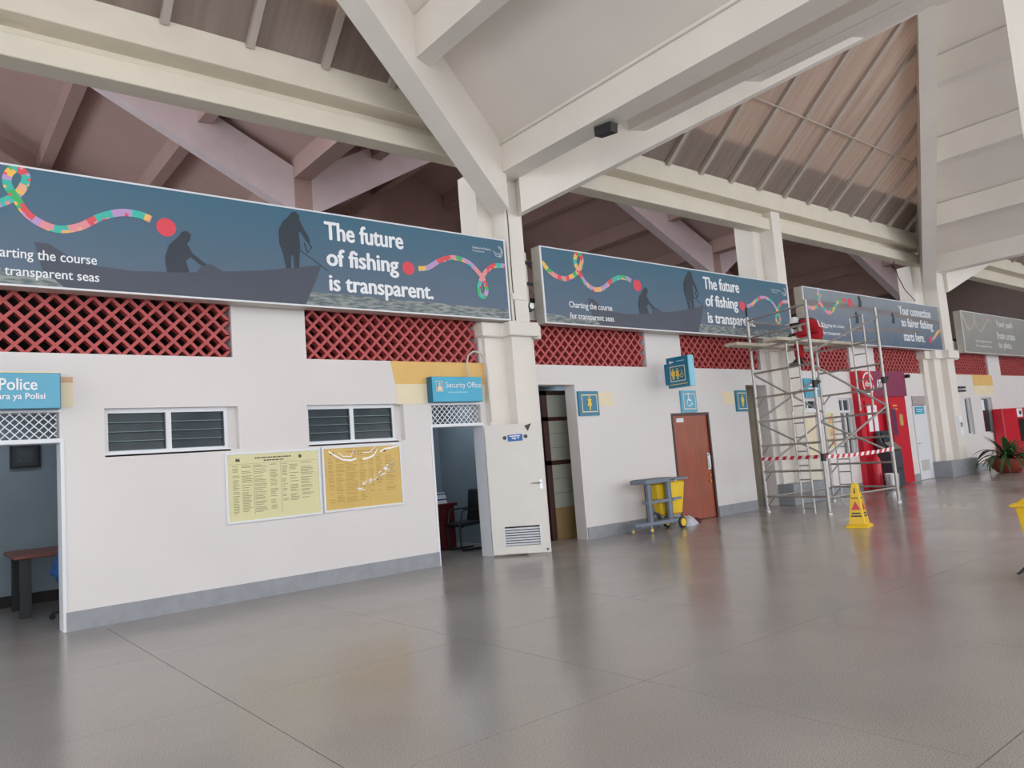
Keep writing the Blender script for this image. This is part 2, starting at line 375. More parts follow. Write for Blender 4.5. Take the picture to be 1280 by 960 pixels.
# ================================================================== louvre windows
def louvre(n, x0, x1, z0, z1, lab):
    y = WY+.09; mx = (x0+x1)/2+.02
    o = bpy.data.objects.new('window_%d' % n, None); COL.objects.link(o); o.location = (x0, y, z0); struct(o)
    f = MB(); t = .05; b1 = x1-.11; mx = (x0+b1)/2
    for a in ((x0, b1, y, y+.05, z0, z0+t), (x0, b1, y, y+.05, z1-t, z1), (x0, x0+t, y, y+.05, z0+t, z1-t), (b1-t, b1, y, y+.05, z0+t, z1-t), (mx-.035, mx+.035, y, y+.05, z0+t, z1-t)): f.box(*a)
    f.build('window_frame', M_white, o)
    MB().box(b1, x1, y+.02, y+.05, z0, z1).build('window_reveal', M_wall, o)
    st2 = MB().box(x0, b1, y-.09, y, z0-.02, z0+.012).build('window_sill', M_white, o)
    for (a, b) in ((x0+t, mx-.035), (mx+.035, b1-t)):
        h = (z1-z0-2*t)/4
        for k in range(4):
            zc = z0+t+h*(k+.5); dz = h*.52; dy = .028
            p = [(a+.005, y+.0, zc-dz), (b-.005, y+.0, zc-dz), (b-.005, y+.006, zc-dz), (a+.005, y+.006, zc-dz), (a+.005, y+.022, zc+dz), (b-.005, y+.022, zc+dz), (b-.005, y+.028, zc+dz), (a+.005, y+.028, zc+dz)]
            gl = MB().hexa(p).build('glass_slat', M_glass_dark, o)
            e = MB().box(a+.005, b-.005, y-.003, y+.002, zc-dz-.002, zc-dz+.005).build('slat_edge', M_gedge); e.parent = gl; e.matrix_parent_inverse = Matrix.Translation(-Vector(o.location))
            e.matrix_parent_inverse = Matrix.Identity(4)
        MB().box(b-.012, b+.004, y-.012, y, z0+t, z1-t).build('slat_carrier', M_dgrey, o)
    st('window_backing_shade' if False else 'ceiling.01%d' % n, M_dark, x0-.2, x1+.2, y+.35, y+.37, z0-.3, z1+.2) if False else None
louvre(1, 1.78, 3.28, 1.85, 2.38, '')
louvre(2, 4.19, 5.66, 1.85, 2.38, '')

# ================================================================== doors
def frame(x0, x1, z1, m, n, w=.035, y0=WY-.012, y1=WT):
    f = MB().box(x0, x0+w, y0, y1, 0, z1).box(x1-w, x1, y0, y1, 0, z1).box(x0+w, x1-w, y0, y1, z1-w, z1)
    return struct(f.build('trim_%d' % n, m))
frame(-.30, 1.378, 2.05, M_white, 1, .036); frame(6.09, 7.09, 2.05, M_white, 2)
frame(11.6, 12.78, 2.1, M_brown, 3, .05); frame(16.3, 16.95, 2.04, M_white, 4)
for n, (a, b) in enumerate(((-.28, 1.36), (6.10, 7.08))):
    struct(MB().box(a, b, WY-.02, WY+.06, 2.02, 2.06).box(a, b, WY-.02, WY+.03, 2.345, 2.375).build('trim_%d' % (5+n), M_white))
# open white leaf of the security office
def leaf():
    a = Vector((7.04, 9.42, 0)); b = Vector((7.65, 8.79, 0)); t = (b-a).normalized(); n = Vector((t.y, -t.x, 0))
    if n.y > 0: n = -n
    L = (b-a).length
    o = bpy.data.objects.new('door_1', None); COL.objects.link(o); o.location = a; struct(o)
    def P(s, z, dd=0): q = a+t*s+n*dd; return (q.x, q.y, z)
    def slabp(s0, s1, z0, z1, d0, d1): return [P(s0, z0, d0), P(s1, z0, d0), P(s1, z0, d1), P(s0, z0, d1), P(s0, z1, d0), P(s1, z1, d0), P(s1, z1, d1), P(s0, z1, d1)]
    m = MB()
    # panel around the louvre opening, with the broken notch in the top edge
    ls0, ls1, lz0, lz1 = L*.20, L*.86, .13+.02, .44
    m.hexa(slabp(0, ls0, .03, 2.0, 0, .04)); m.hexa(slabp(ls1, L, .03, 2.0, 0, .04)); m.hexa(slabp(ls0, ls1, .03, lz0, 0, .04))
    m.prism([P(ls0, lz1), P(ls1, lz1), P(ls1, 2.0), P(L*.83, 1.99), P(L*.80, 1.93), P(L*.76, 1.86), P(L*.70, 1.96), P(L*.66, 1.99), P(ls0, 2.0)], n*.04)
    m.build('door_panel', mat('white_door_paint', (226, 222, 217), .45, var=.03, scale=2), o)
    lv = MB(); lv.hexa(slabp(ls0, ls0+.02, lz0, lz1, -.0, .055)); lv.hexa(slabp(ls1-.02, ls1, lz0, lz1, 0, .055))
    lv.build('louvre_frame', M_white, o)
    for k in range(7):
        z = lz0+.01+k*(lz1-lz0-.02)/7
        MB().hexa([P(ls0+.02, z, .05), P(ls1-.02, z, .05), P(ls1-.02, z, .044), P(ls0+.02, z, .044), P(ls0+.02, z+.024, .022), P(ls1-.02, z+.024, .022), P(ls1-.02, z+.024, .016), P(ls0+.02, z+.024, .016)]).build('louvre_slat', M_white, o)
    MB().hexa(slabp(ls0, ls1, lz0, lz1, 0, .006)).build('louvre_gap_shade', M_dark, o)  # dark sheet standing in for the shade between the slats
    MB().prism([P(L*.70, 1.955, .012), P(L*.76, 1.87, .012), P(L*.80, 1.94, .012), P(L*.83, 1.985, .012)], n*.01).build('broken_core', M_brown, o)
    hp = MB().hexa(slabp(L*.895, L*.945, .98, 1.12, .04, .05)).build('lock_plate', M_steel, o)
    h = MB().tube(P(L*.92, 1.07, .05), P(L*.92, 1.07, .09), .01).tube(P(L*.92, 1.07, .09), P(L*.76, 1.075, .09), .009); h.build('door_handle', M_steel, o)
    sg = label(MB().hexa(slabp(L*.40, L*.66, 1.73, 1.83, .04, .05)).build('name_plate', mat('blue_plate', (44, 100, 176), .4), o), 'blue sign plate on the open door')
    q = MB()
    for (s0, s1, z0, z1) in ((.43, .62, 1.80, 1.815), (.47, .50, 1.765, 1.785), (.51, .54, 1.755, 1.785), (.56, .60, 1.77, 1.785)): q.hexa(slabp(L*s0, L*s1, z0, z1, .05, .052))
    sub('printed_line', q, M_text, sg)
    for s in (.345, .715):
        c = Vector(P(L*s, 1.79, .04)); MB().tube(c, c+n*.008, .03, 14).build('round_sticker', M_dgrey, o)
    MB().hexa(slabp(L*.93, L*.96, .06, .09, .04, .05)).build('floor_bolt', M_dgrey, o)
leaf()
# corridor doorway with a brown framed partition
o = bpy.data.objects.new('door_2', None); COL.objects.link(o); o.location = (8.3, 10.05, 0); struct(o)
f = MB(); Y = 10.05
for a in ((8.80, 8.92, Y, Y+.05, 0, 2.62), (9.48, 9.55, Y, Y+.05, 0, 2.62), (8.80, 9.55, Y, Y+.05, 2.54, 2.62), (8.80, 9.55, Y, Y+.05, 2.08, 2.15), (8.80, 9.55, Y, Y+.05, 1.30, 1.38)): f.box(*a)
f.build('partition_frame', M_brown, o)
for (z0, z1, m, nm) in ((.55, 1.30, M_glass, 'glass_pane'), (1.38, 2.08, M_glass, 'glass_pane'), (2.15, 2.54, M_glass, 'glass_pane'), (0, .55, M_tan, 'kick_panel')):
    MB().box(8.92, 9.48, Y+.015, Y+.035, z0, z1).build(nm, m, o)
for z in (.8, 1.05, 1.6, 1.85): MB().box(8.92, 9.48, Y+.01, Y+.015, z, z+.008).build('glass_joint', M_gedge, o)
MB().box(8.2, 8.75, 10.06, 10.1, 0, 2.62).build('side_panel', M_beige, o)
# brown wooden door
o = bpy.data.objects.new('door_3', None); COL.objects.link(o); o.location = (11.65, WY+.03, 0); struct(o)
MB().box(11.65, 12.73, WY+.02, WY+.065, .01, 2.05).build('door_panel', M_dwood, o)
label(MB().box(11.76, 11.98, WY+.005, WY+.02, 1.92, 2.0).build('number_plate', M_white, o), 'small white plate')
MB().box(12.60, 12.69, WY+.005, WY+.02, .95, 1.28).build('lock_plate', M_steel, o)
MB().tube((12.64, WY-.03, 1.0), (12.64, WY-.03, 1.24), .012).tube((12.64, WY+.02, 1.0), (12.64, WY-.03, 1.0), .01).tube((12.64, WY+.02, 1.24), (12.64, WY-.03, 1.24), .01).build('door_handle', M_steel, o)
for z in (.72, .84): MB().tube((12.64, WY+.02, z), (12.64, WY-.005, z), .026, 12).build('lock_cylinder', mat('brass', (196, 150, 80), .3, .8), o)
# recess of the next doorway
st('wall_recess', M_beige, 14.12, 16.0, 10.35, 10.4, 0, 2.82)
st('wall_recess.001', M_beige, 14.12, 14.17, 9.75, 10.35, 0, 2.82); st('wall_recess.002', M_beige, 14.95, 16.0, 9.9, 10.35, 0, 2.82); 
st('baseboard_recess', M_dgrey, 14.17, 14.95, 10.32, 10.35, 0, .46)
# narrow white door behind the scaffold
o = bpy.data.objects.new('door_4', None); COL.objects.link(o); o.location = (16.33, WY+.03, 0); struct(o)
MB().box(16.34, 16.91, WY+.03, WY+.07, .01, 2.0).build('door_panel', M_cream, o)
MB().box(16.44, 16.8, WY+.02, WY+.03, 1.0, 1.85).build('raised_panel', M_pale, o)
MB().box(16.3, 16.95, WY+.06, WY+.07, 2.08, 2.31).build('transom_glass', M_glass_dark, o)
f = MB(); f.box(16.3, 16.95, WY+.02, WY+.06, 2.28, 2.31).box(16.3, 16.95, WY+.02, WY+.06, 2.08, 2.11).box(16.6, 16.64, WY+.02, WY+.06, 2.11, 2.28).build('transom_frame', M_white, o)
# barred window
def barred(n, x0, x1, z0, z1, bars=4, tz=None):
    o = bpy.data.objects.new('window_%d' % n, None); COL.objects.link(o); o.location = (x0, WY+.1, z0); struct(o); y = WY+.1
    MB().box(x0, x1, y+.02, y+.03, z0, z1).build('window_pane', M_glass_dark, o)
    f = MB(); t = .04
    for a in ((x0, x1, y-.02, y+.02, z0, z0+t), (x0, x1, y-.02, y+.02, z1-t, z1), (x0, x0+t, y-.02, y+.02, z0+t, z1-t), (x1-t, x1, y-.02, y+.02, z0+t, z1-t)): f.box(*a)
    if tz: f.box(x0+t, x1-t, y-.021, y+.021, tz-.03, tz+.03).box((x0+x1)/2-.025, (x0+x1)/2+.025, y-.02, y+.02, z0+t, z1-t)
    f.build('window_frame', M_white, o)
    for k in range(bars):
        x = x0+t+(x1-x0-2*t)*(k+1)/(bars+1)
        MB().tube((x, y-.03, z0+.02), (x, y-.03, (tz or z1)-.02), .008).build('security_bar', M_alu, o)
    return o
barred(3, 18.04, 18.7, .9, 2.33, 4, 2.0); barred(4, 25.7, 26.2, 1.12, 2.27, 2)
w5 = barred(5, 27.03, 27.9, 1.12, 2.27, 0)
label(MB().box(27.12, 27.42, WY+.07, WY+.075, 1.85, 2.2).build('paper_notice', M_text, w5), 'white paper notice taped inside')
MB().box(27.08, 27.5, WY+.108, WY+.112, 1.15, 1.8).build('maroon_blind', M_maroon, w5)
# white service door by the booth
o = bpy.data.objects.new('door_5', None); COL.objects.link(o); o.location = (22, WY+.02, 0); struct(o)
MB().box(22.02, 22.85, WY-.01, WY+.04, .01, 2.07).build('door_panel', M_white, o)
MB().box(22.15, 22.65, WY-.018, WY-.01, .25, .55).build('door_vent', mat('vent_grey', (200, 198, 194), .5), o)
MB().box(22.05, 22.85, WY-.03, WY, 2.1, 2.35).build('transom_sign', mat('faded_grey_sign', (170, 160, 162), .5, var=.15, scale=30), o)
MB().box(22.15, 22.7, WY-.03, WY-.01, 1.84, 2.04).build('blue_sign', M_csign, o)
MB().box(22.2, 22.65, WY-.033, WY-.03, 1.96, 1.98).build('printed_line', M_text, o); MB().box(22.2, 22.55, WY-.033, WY-.03, 1.90, 1.92).build('printed_line', M_text, o)
MB().tube((22.08, WY-.06, 1.02), (22.2, WY-.06, 1.02), .012).tube((22.1, WY-.01, 1.02), (22.1, WY-.06, 1.02), .012).build('door_handle', M_steel, o)

# ================================================================== COLUMNS
def cross(mb, cx, yf, z0, z1, e=0, l=.6, r_=.5):
    """cruciform shaft: side arms set back .2 from the front arm"""
    pts = [(-l-e, .6), (-l-e, .2-e), (-.21-e, .2-e), (-.21-e, -e), (.21+e, -e), (.21+e, .2-e), (r_+e, .2-e), (r_+e, .6)]
    mb.prism([(cx+a, yf+b, z0) for a, b in pts], (0, 0, z1-z0)); return mb
def column(cx, yf, lab, top, base, r_=.5, du=0):
    t = thing('concrete_column', lab, 'column', (cx, yf+.3, 0), 'cruciform concrete columns')
    cross(MB(), cx, yf, 0, 3.40, 0, .6, r_).build('lower_shaft', M_conc, t)
    if base: MB().box(*base, 0, .46).build('base_block', M_grey, t, bevel=.01)
    cross(MB(), cx, yf, 3.40, 3.63, .1, .6, r_).build('capital', M_conc, t, bevel=.015)
    m = MB(); pts = [(-.46, .8), (-.46, .33), (-.16, .33), (-.16, 0), (.20, 0), (.20, .33), (.46, .33), (.46, .8)]
    m.prism([(cx+du+a, yf+b, 3.6) for a, b in pts], (0, 0, top-3.6)); m.build('upper_shaft', M_conc, t)
    return t
c1 = column(7.76, 9.22, 'white cruciform column behind the open white door, roof beams springing from it', 6.2, None, .42)
c2 = column(15.68, 9.2, 'white column behind the scaffold between the brown door and the barred window', 6.64, (14.96, 16.25, 9.1, 9.9), .5, -.08)
c3 = thing('concrete_column', 'white stepped column with sign papers beside the potted plant', 'column', (24.0, 9.4, 0), 'cruciform concrete columns')
def step(z0, z1, e=0): return MB().prism([(x, y, z0) for x, y in [(22.93-e, 9.9), (22.93-e, 9.42-e), (23.25-e, 9.42-e), (23.25-e, 9.26-e), (23.72-e, 9.26-e), (23.72-e, 9.08-e), (24.2+e, 9.08-e), (24.2+e, 9.3-e), (24.7+e, 9.3-e), (24.7+e, 9.9)]], (0, 0, z1-z0))
step(0, 3.4).build('lower_shaft', M_conc, c3); step(3.4, 3.63, .12).build('capital', M_conc, c3)
MB().box(22.9, 24.75, 9.0, 9.9, 0, .46).build('base_block', M_grey, c3, bevel=.01)
MB().prism([(x, y, 3.6) for x, y in [(23.1, 9.9), (23.1, 9.5), (23.75, 9.5), (23.75, 9.1), (24.35, 9.1), (24.35, 9.9)]], (0, 0, 2.6)).build('upper_shaft', M_conc, c3)
c4 = thing('concrete_column', 'white column shaft crossing the top right corner of the picture', 'column', (7.6, 1.8, 0), 'cruciform concrete columns')
MB().box(7.4, 7.8, 1.55, 2.0, 0, 6.0).build('upper_shaft', M_conc, c4)
MB().path([(7.66, 9.212, 3.66), (7.65, 9.212, 4.3), (7.66, 9.212, 5.3), (7.65, 9.212, 6.0)], .008).build('surface_cable', M_cable, c1)
MB().box(7.62, 7.92, 9.2, 9.22, 4.0, 4.10).build('junction_box', M_conc, c1)
# curved conduit from the security sign up and over to the column
cd = MB().path([(6.80, 9.42, 2.76), (6.78, 9.42, 2.95), (6.82, 9.42, 3.1), (6.92, 9.40, 3.17), (7.03, 9.38, 3.14), (7.09, 9.36, 3.03), (7.12, 9.36, 2.9), (7.13, 9.36, 2.05)], .014).build('conduit', M_conduit)
tag(cd, 'thin cream conduit hooping over the security office sign and down the column', 'conduit')
# papers on the third column
p = MB().box(23.78, 23.96, 9.05, 9.08, 1.1, 1.7).build('wall_dispenser', M_white); tag(p, 'narrow white dispenser fixed on the right-hand column', 'dispenser')
t = thing('paper_notice', 'white paper notice with a dark circle on the right-hand column', 'notice', (24.1, 9.08, 1.15))
MB().box(24.0, 24.2, 9.07, 9.08, 1.15, 1.7).build('paper', M_text, t); MB().lathe([(.035, 0), (.07, 0), (.07, .003), (.035, .003)], (24.1, 9.066, 1.45), 16, 'y').build('printed_ring', M_black, t)
t = thing('small_sign', 'small dark striped sign high on the right-hand column', 'sign', (24.5, 9.1, 2.4))
MB().box(24.33, 24.85, 9.1, 9.3, 2.52, 2.58).build('sign_board', M_dgrey, t); MB().box(24.33, 24.85, 9.1, 9.3, 2.42, 2.48).build('sign_board', M_dgrey, t)

# ================================================================== ROOF OF THE HALL
ceil = bpy.data.objects.new('ceiling', None); COL.objects.link(ceil); struct(ceil)
def beam(a, b, w, ha, hb, m=M_conc, name='diagonal_beam', dirn=None):
    """straight beam with vertical sides: bottom centre line a -> b, heights ha, hb"""
    a = Vector(a); b = Vector(b); t = Vector((b.x-a.x, b.y-a.y, 0)).normalized(); n = Vector((-t.y, t.x, 0))*w/2; z = Vector((0, 0, 1))
    return MB().hexa([a-n, b-n, b+n, a+n, a-n+z*ha, b-n+z*hb, b+n+z*hb, a+n+z*ha]).build(name, m, ceil)
ZS, ZA = 6.48, 10.25
YB, YC, YF = 9.1, 5.55, -9.0
def module(xl, xr, xbL, xbR):
    """one bay: white folded slabs rise from the valley beams to a ridge, hipped with bronze panels at the wall"""
    cx = (xl+xr)/2; half = (xr-xl)/2
    for sx, xe in ((-1, xl), (1, xr)):
        e = xe-sx*.2
        MB().prism([(e, YB, ZS), (e, YF, ZS), (cx, YF, ZA), (cx, YC, ZA)], (0, 0, .15)).build('roof_slab', M_slab, ceil)
        for kk in range(1, 4):
            dx = 2.15*kk; q = dx/half; x = xe-sx*dx; zs = ZS+(ZA-ZS)*(dx-.2)/(half-.2)
            MB().box(x-.14, x+.14, YF, YB+(YC-YB)*q, zs-.55, zs+.03).build('slab_rib', M_conc, ceil)
    for x0 in (xbL, xbR): beam((x0, YB+.05, 5.4), (cx, YC, 9.72), .34, 1.35, .75)
    MB().box(cx-.17, cx+.17, YF, YC, 9.72, 10.3).build('ridge_beam', M_conc, ceil)
def bronze(xl, xr):
    """flat translucent panels between aluminium ribs, base on the wall beam, clipped by the diagonals"""
    cx = (xl+xr)/2; half = (xr-xl)/2; n = 16; w = 2*half/n; z0, z1 = 7.0, 10.2
    def Q(x, f_, dz=0): return (cx+x, YB-(YB-YC)*f_, z0+(z1-z0)*f_+dz)
    for i in range(n):
        x0 = -half+i*w+.015; x1 = x0+w-.03; fa, fb = 1-abs(x0)/half, 1-abs(x1)/half
        o = MB().prism([Q(x0, 0), Q(x1, 0), Q(x1, fb), Q(x0, fa)] if min(fa, fb) > .01 else ([Q(x0, 0), Q(x1, 0), Q(x1, fb)] if fa < fb else [Q(x0, 0), Q(x1, 0), Q(x0, fa)]), (0, .014, .014)).build('roof_panel', M_bronze, ceil)
        if i:
            xr_ = -half+i*w; ft = 1-abs(xr_)/half
            a_, b_ = Vector(Q(xr_, 0)), Vector(Q(xr_, ft)); nrm = Vector((0, -.67, -.74))*.085; h = Vector((.05, 0, 0))
            MB().hexa([a_-h, a_+h, b_+h, b_-h, a_-h+nrm, a_+h+nrm, b_+h+nrm, b_-h+nrm]).build('panel_rib', M_rib, ceil)
    f_ = .36; p = Vector(Q(0, f_))+Vector((0, -.05, -.06)); L = half*(1-f_)-.1
    MB().tube((cx-L, p.y, p.z), (cx+L, p.y, p.z), .018).build('roof_purlin', M_rib, ceil)
    # upstand of the gutter behind the foot of the panels
    MB().hexa([Q(-half, .0, .06), Q(half, .0, .06), (cx+half, YB+.5, 7.06), (cx-half, YB+.5, 7.06), Q(-half*.95, .16, .06), Q(half*.95, .16, .06), (cx+half, YB+.5, 8.3), (cx-half, YB+.5, 8.3)]).build('gutter_upstand', M_conc, ceil)
    for s_ in (-1, 1):   # dark edge trims against the diagonal beams
        a_, b_ = Vector(Q(s_*half, 0)), Vector(Q(0, 1)); n_ = Vector((0, -.67, -.74))*.07; h = Vector((-s_*.62, 0, 0))
        MB().hexa([a_, a_+h, b_+h*.3, b_, a_+n_, a_+h+n_, b_+h*.3+n_, b_+n_]).build('edge_flashing', M_brown, ceil)
bays = [(-8.9, 7.6), (7.6, 24.1), (24.1, 40.6)]
for i, (a, b) in enumerate(bays):
    module(a, b, a+.25, b-(.15 if i == 0 else .75)); bronze(a, b)
for x in (-8.9, 7.6, 24.1, 40.6):
    MB().box(x-.2, x+.2, YF, 9.3, 5.98, 6.62).build('valley_beam', M_conc, ceil)
MB().path([(7.385, 9.0, 6.42), (7.385, 5, 6.42), (7.385, 2.2, 6.42)], .012).build('ceiling_conduit', M_conduit, ceil)
for x in (-8.9, 40.6):
    MB().box(x-.2, x+.2, 8.95, 9.4, 0, 6).build('end_column', M_conc, ceil)
# double wall-line beam
for nme, b in (('upper_beam', (-14, 42, 9.08, 9.7, 6.62, 7.02)), ('beam_web', (-14, 42, 9.42, 9.62, 6.4, 6.7)), ('lower_beam', (-14, 42, 9.26, 9.58, 6.2, 6.47))):
    MB().box(*b).build(nme, M_cream, ceil, bevel=.01 if nme != 'beam_web' else 0)
MB().path([(21.37, 9.2, 6.09), (21.50, 9.2, 5.67), (21.83, 9.2, 5.32), (22.41, 9.2, 5.04)], .012).build('hanging_cable', M_cable, ceil)
# floodlight under the valley beam
o = MB().hexa([(7.53, 6.72, 5.80), (7.67, 6.72, 5.80), (7.67, 7.02, 5.84), (7.53, 7.02, 5.84), (7.53, 6.70, 5.93), (7.67, 6.70, 5.93), (7.67, 7.02, 5.97), (7.53, 7.02, 5.97)]).build('floodlight', M_black)
tag(o, 'small black floodlight fixed under the overhead concrete beam', 'light')

# ================================================================== ROOF BEHIND
back = bpy.data.objects.new('ceiling.003', None); COL.objects.link(back); struct(back)
def bk(mb, name, m=M_pinkc): return mb.build(name, m, back)
for x in (-8.9, 7.6, 24.1, 40.6):
    bk(MB().box(x-.22, x+.22, 16.8, 17.25, 4.0, 8.7), 'back_column'); bk(MB().box(x-.22, x+.22, 9.75, 24.5, 8.62, 9.15), 'valley_beam')
    bk(MB().box(x-.22, x+.22, 24.0, 24.5, 0, 8.7), 'back_column')
def bbeam(a, b, w, ha, hb):
    a = Vector(a); b = Vector(b); t = Vector((b.x-a.x, b.y-a.y, 0)).normalized(); n = Vector((-t.y, t.x, 0))*w/2; z = Vector((0, 0, 1))
    return bk(MB().hexa([a-n, b-n, b+n, a+n, a-n+z*ha, b-n+z*hb, b+n+z*hb, a+n+z*ha]), 'gable_beam')
M_lil = mat('pale_lit_concrete', (238, 230, 236), .8, var=.04)  # back concrete lightened in colour for the light on the gable beams
for a, b in ((-8.9, 7.6), (7.6, 24.1), (24.1, 40.6)):
    cx = (a+b)/2
    for xe, sx in ((a, -1), (b, 1)):
        e = xe-sx*.2; hh = 8.25-.2  # slab stops short; this unseen open gap is added to let daylight in
        bk(MB().hexa([(min(e, cx), 14.2, 9.1 if e < cx else 13.3), (max(e, cx), 14.2, 13.3 if e < cx else 9.1), (max(e, cx), 25.0, 13.3 if e < cx else 9.1), (min(e, cx), 25.0, 9.1 if e < cx else 13.3),
                      (min(e, cx), 14.2, 9.3 if e < cx else 13.5), (max(e, cx), 14.2, 13.5 if e < cx else 9.3), (max(e, cx), 25.0, 13.5 if e < cx else 9.3), (min(e, cx), 25.0, 9.3 if e < cx else 13.5)]), 'roof_slab')
        for kk in range(1, 4):
            dx = 2.2*kk; zs = 9.1+4.2*(dx-.2)/hh; x = xe-sx*dx
            bk(MB().box(x-.15, x+.15, 14.2, 24.9, zs-.5, zs+.05), 'slab_rib')
    for xe, sx in ((a, 1), (b, -1)):
        g_ = bbeam((xe+sx*.2, 17.0, 7.75), (cx, 18.0, 12.5), .4, 1.15, .95)
        g_.data.materials.clear(); g_.data.materials.append(M_lil)
        bbeam((xe+sx*.2, 24.1, 6.6), (cx-sx*2.0, 24.1, 10.4), .4, 1.0, 1.0)
struct(MB().box(-14, 42, 25.0, 25.2, 0, 14).build('wall_far', M_pinkc)); struct(MB().box(41, 41.2, -9, 25, 0, 14).build('wall_right', mat('shaded_far_wall', (104, 90, 86), .8))); struct(MB().box(-14, 41, 9.66, 9.75, 7.0, 13.6).build('wall_sky_block', M_pinkc))  # unseen upper wall added against sky leaks; right wall's colour darkened for shade

# ================================================================== BANNERS
FY = 9.18   # front face plane
def ribbon(pts, w, seed, n=34):
    """multicoloured ribbon mesh along a smooth curve in local banner metres"""
    rnd = random.Random(seed); P = [Vector((a, b)) for a, b in pts]; out = []
    for i in range(len(P)-1):
        p0 = P[max(i-1, 0)]; p1 = P[i]; p2 = P[i+1]; p3 = P[min(i+2, len(P)-1)]
        for s in range(5):
            t = s/5; out.append(.5*((2*p1)+(-p0+p2)*t+(2*p0-5*p1+4*p2-p3)*t*t+(-p0+3*p1-3*p2+p3)*t**3))
    out.append(P[-1]); m = MB(); col = 0; run = 0
    for i in range(len(out)-1):
        if run <= 0: col = rnd.choice([c for c in range(7) if c != col]); run = rnd.randint(2, 5)
        run -= 1; m.cur = col
        def nn(j):
            t = (out[min(j+1, len(out)-1)]-out[max(j-1, 0)]).normalized(); return Vector((-t.y, t.x))*w/2
        a, b = out[i], out[i+1]; na, nb = nn(i), nn(i+1); yo = -i*.00003
        m.add([(a.x-na.x, yo, a.y-na.y), (b.x-nb.x, yo, b.y-nb.y), (b.x+nb.x, yo, b.y+nb.y), (a.x+na.x, yo, a.y+na.y)], [(0, 1, 2, 3)])
        if rnd.random() < .5:
            m.cur = rnd.randint(0, 6); k = .15+.3*rnd.random()
            m.add([(a.x-na.x, yo-.0004, a.y-na.y), (b.x-nb.x, yo-.0004, b.y-nb.y), (b.x+nb.x*(k*2-1), yo-.0004, b.y+nb.y*(k*2-1)), (a.x+na.x*(k*2-1), yo-.0004, a.y+na.y*(k*2-1))], [(0, 1, 2, 3)])
    return m
def disc(cx, cz, rr, n=24): return [(cx+rr*cos(2*pi*i/n), cz+rr*sin(2*pi*i/n)) for i in range(n)]
def banner(X0, W_, lab, face, z0=3.64, H=1.31, depth=.2):
    t = thing('banner', lab, 'banner', (X0, FY, z0), 'long printed banners above the lattice vents')
    def put(mb, name, m, y=0): 
        mb.v = [(a+X0, b+FY+y, c+z0) for a, b, c in mb.v]; return mb.build(name, m, t)
    cs = MB().box(0, W_, 0, depth, 0, H); put(cs, 'sign_box', mat('sign_box_aluminium', (186, 182, 174), .45, .3, var=.06))
    f_ = MB().box(0, W_, 0, .01, 0, H)
    # printed face carries local texture coordinates: keep it in local metres
    fo = MB().box(.03, W_-.03, -.012, 0, .02, H-.02).build('printed_face', face, t); fo.location = (0, 0, 0)
    e = MB().box(0, W_, -.02, 0, 0, .02).box(0, W_, -.02, 0, H-.02, H).box(0, .03, -.02, 0, .02, H-.02).box(W_-.03, W_, -.02, 0, .02, H-.02)
    put(e, 'edge_trim', M_white if X0 > 0 else M_dgrey)
    fo.matrix_parent_inverse = Matrix.Identity(4)
    for k in range(3): put(MB().tube((.3+k*(W_-.6)/2, depth, .3), (.3+k*(W_-.6)/2, depth+.14, .3), .02), 'wall_bracket', M_dgrey)
    return t, put
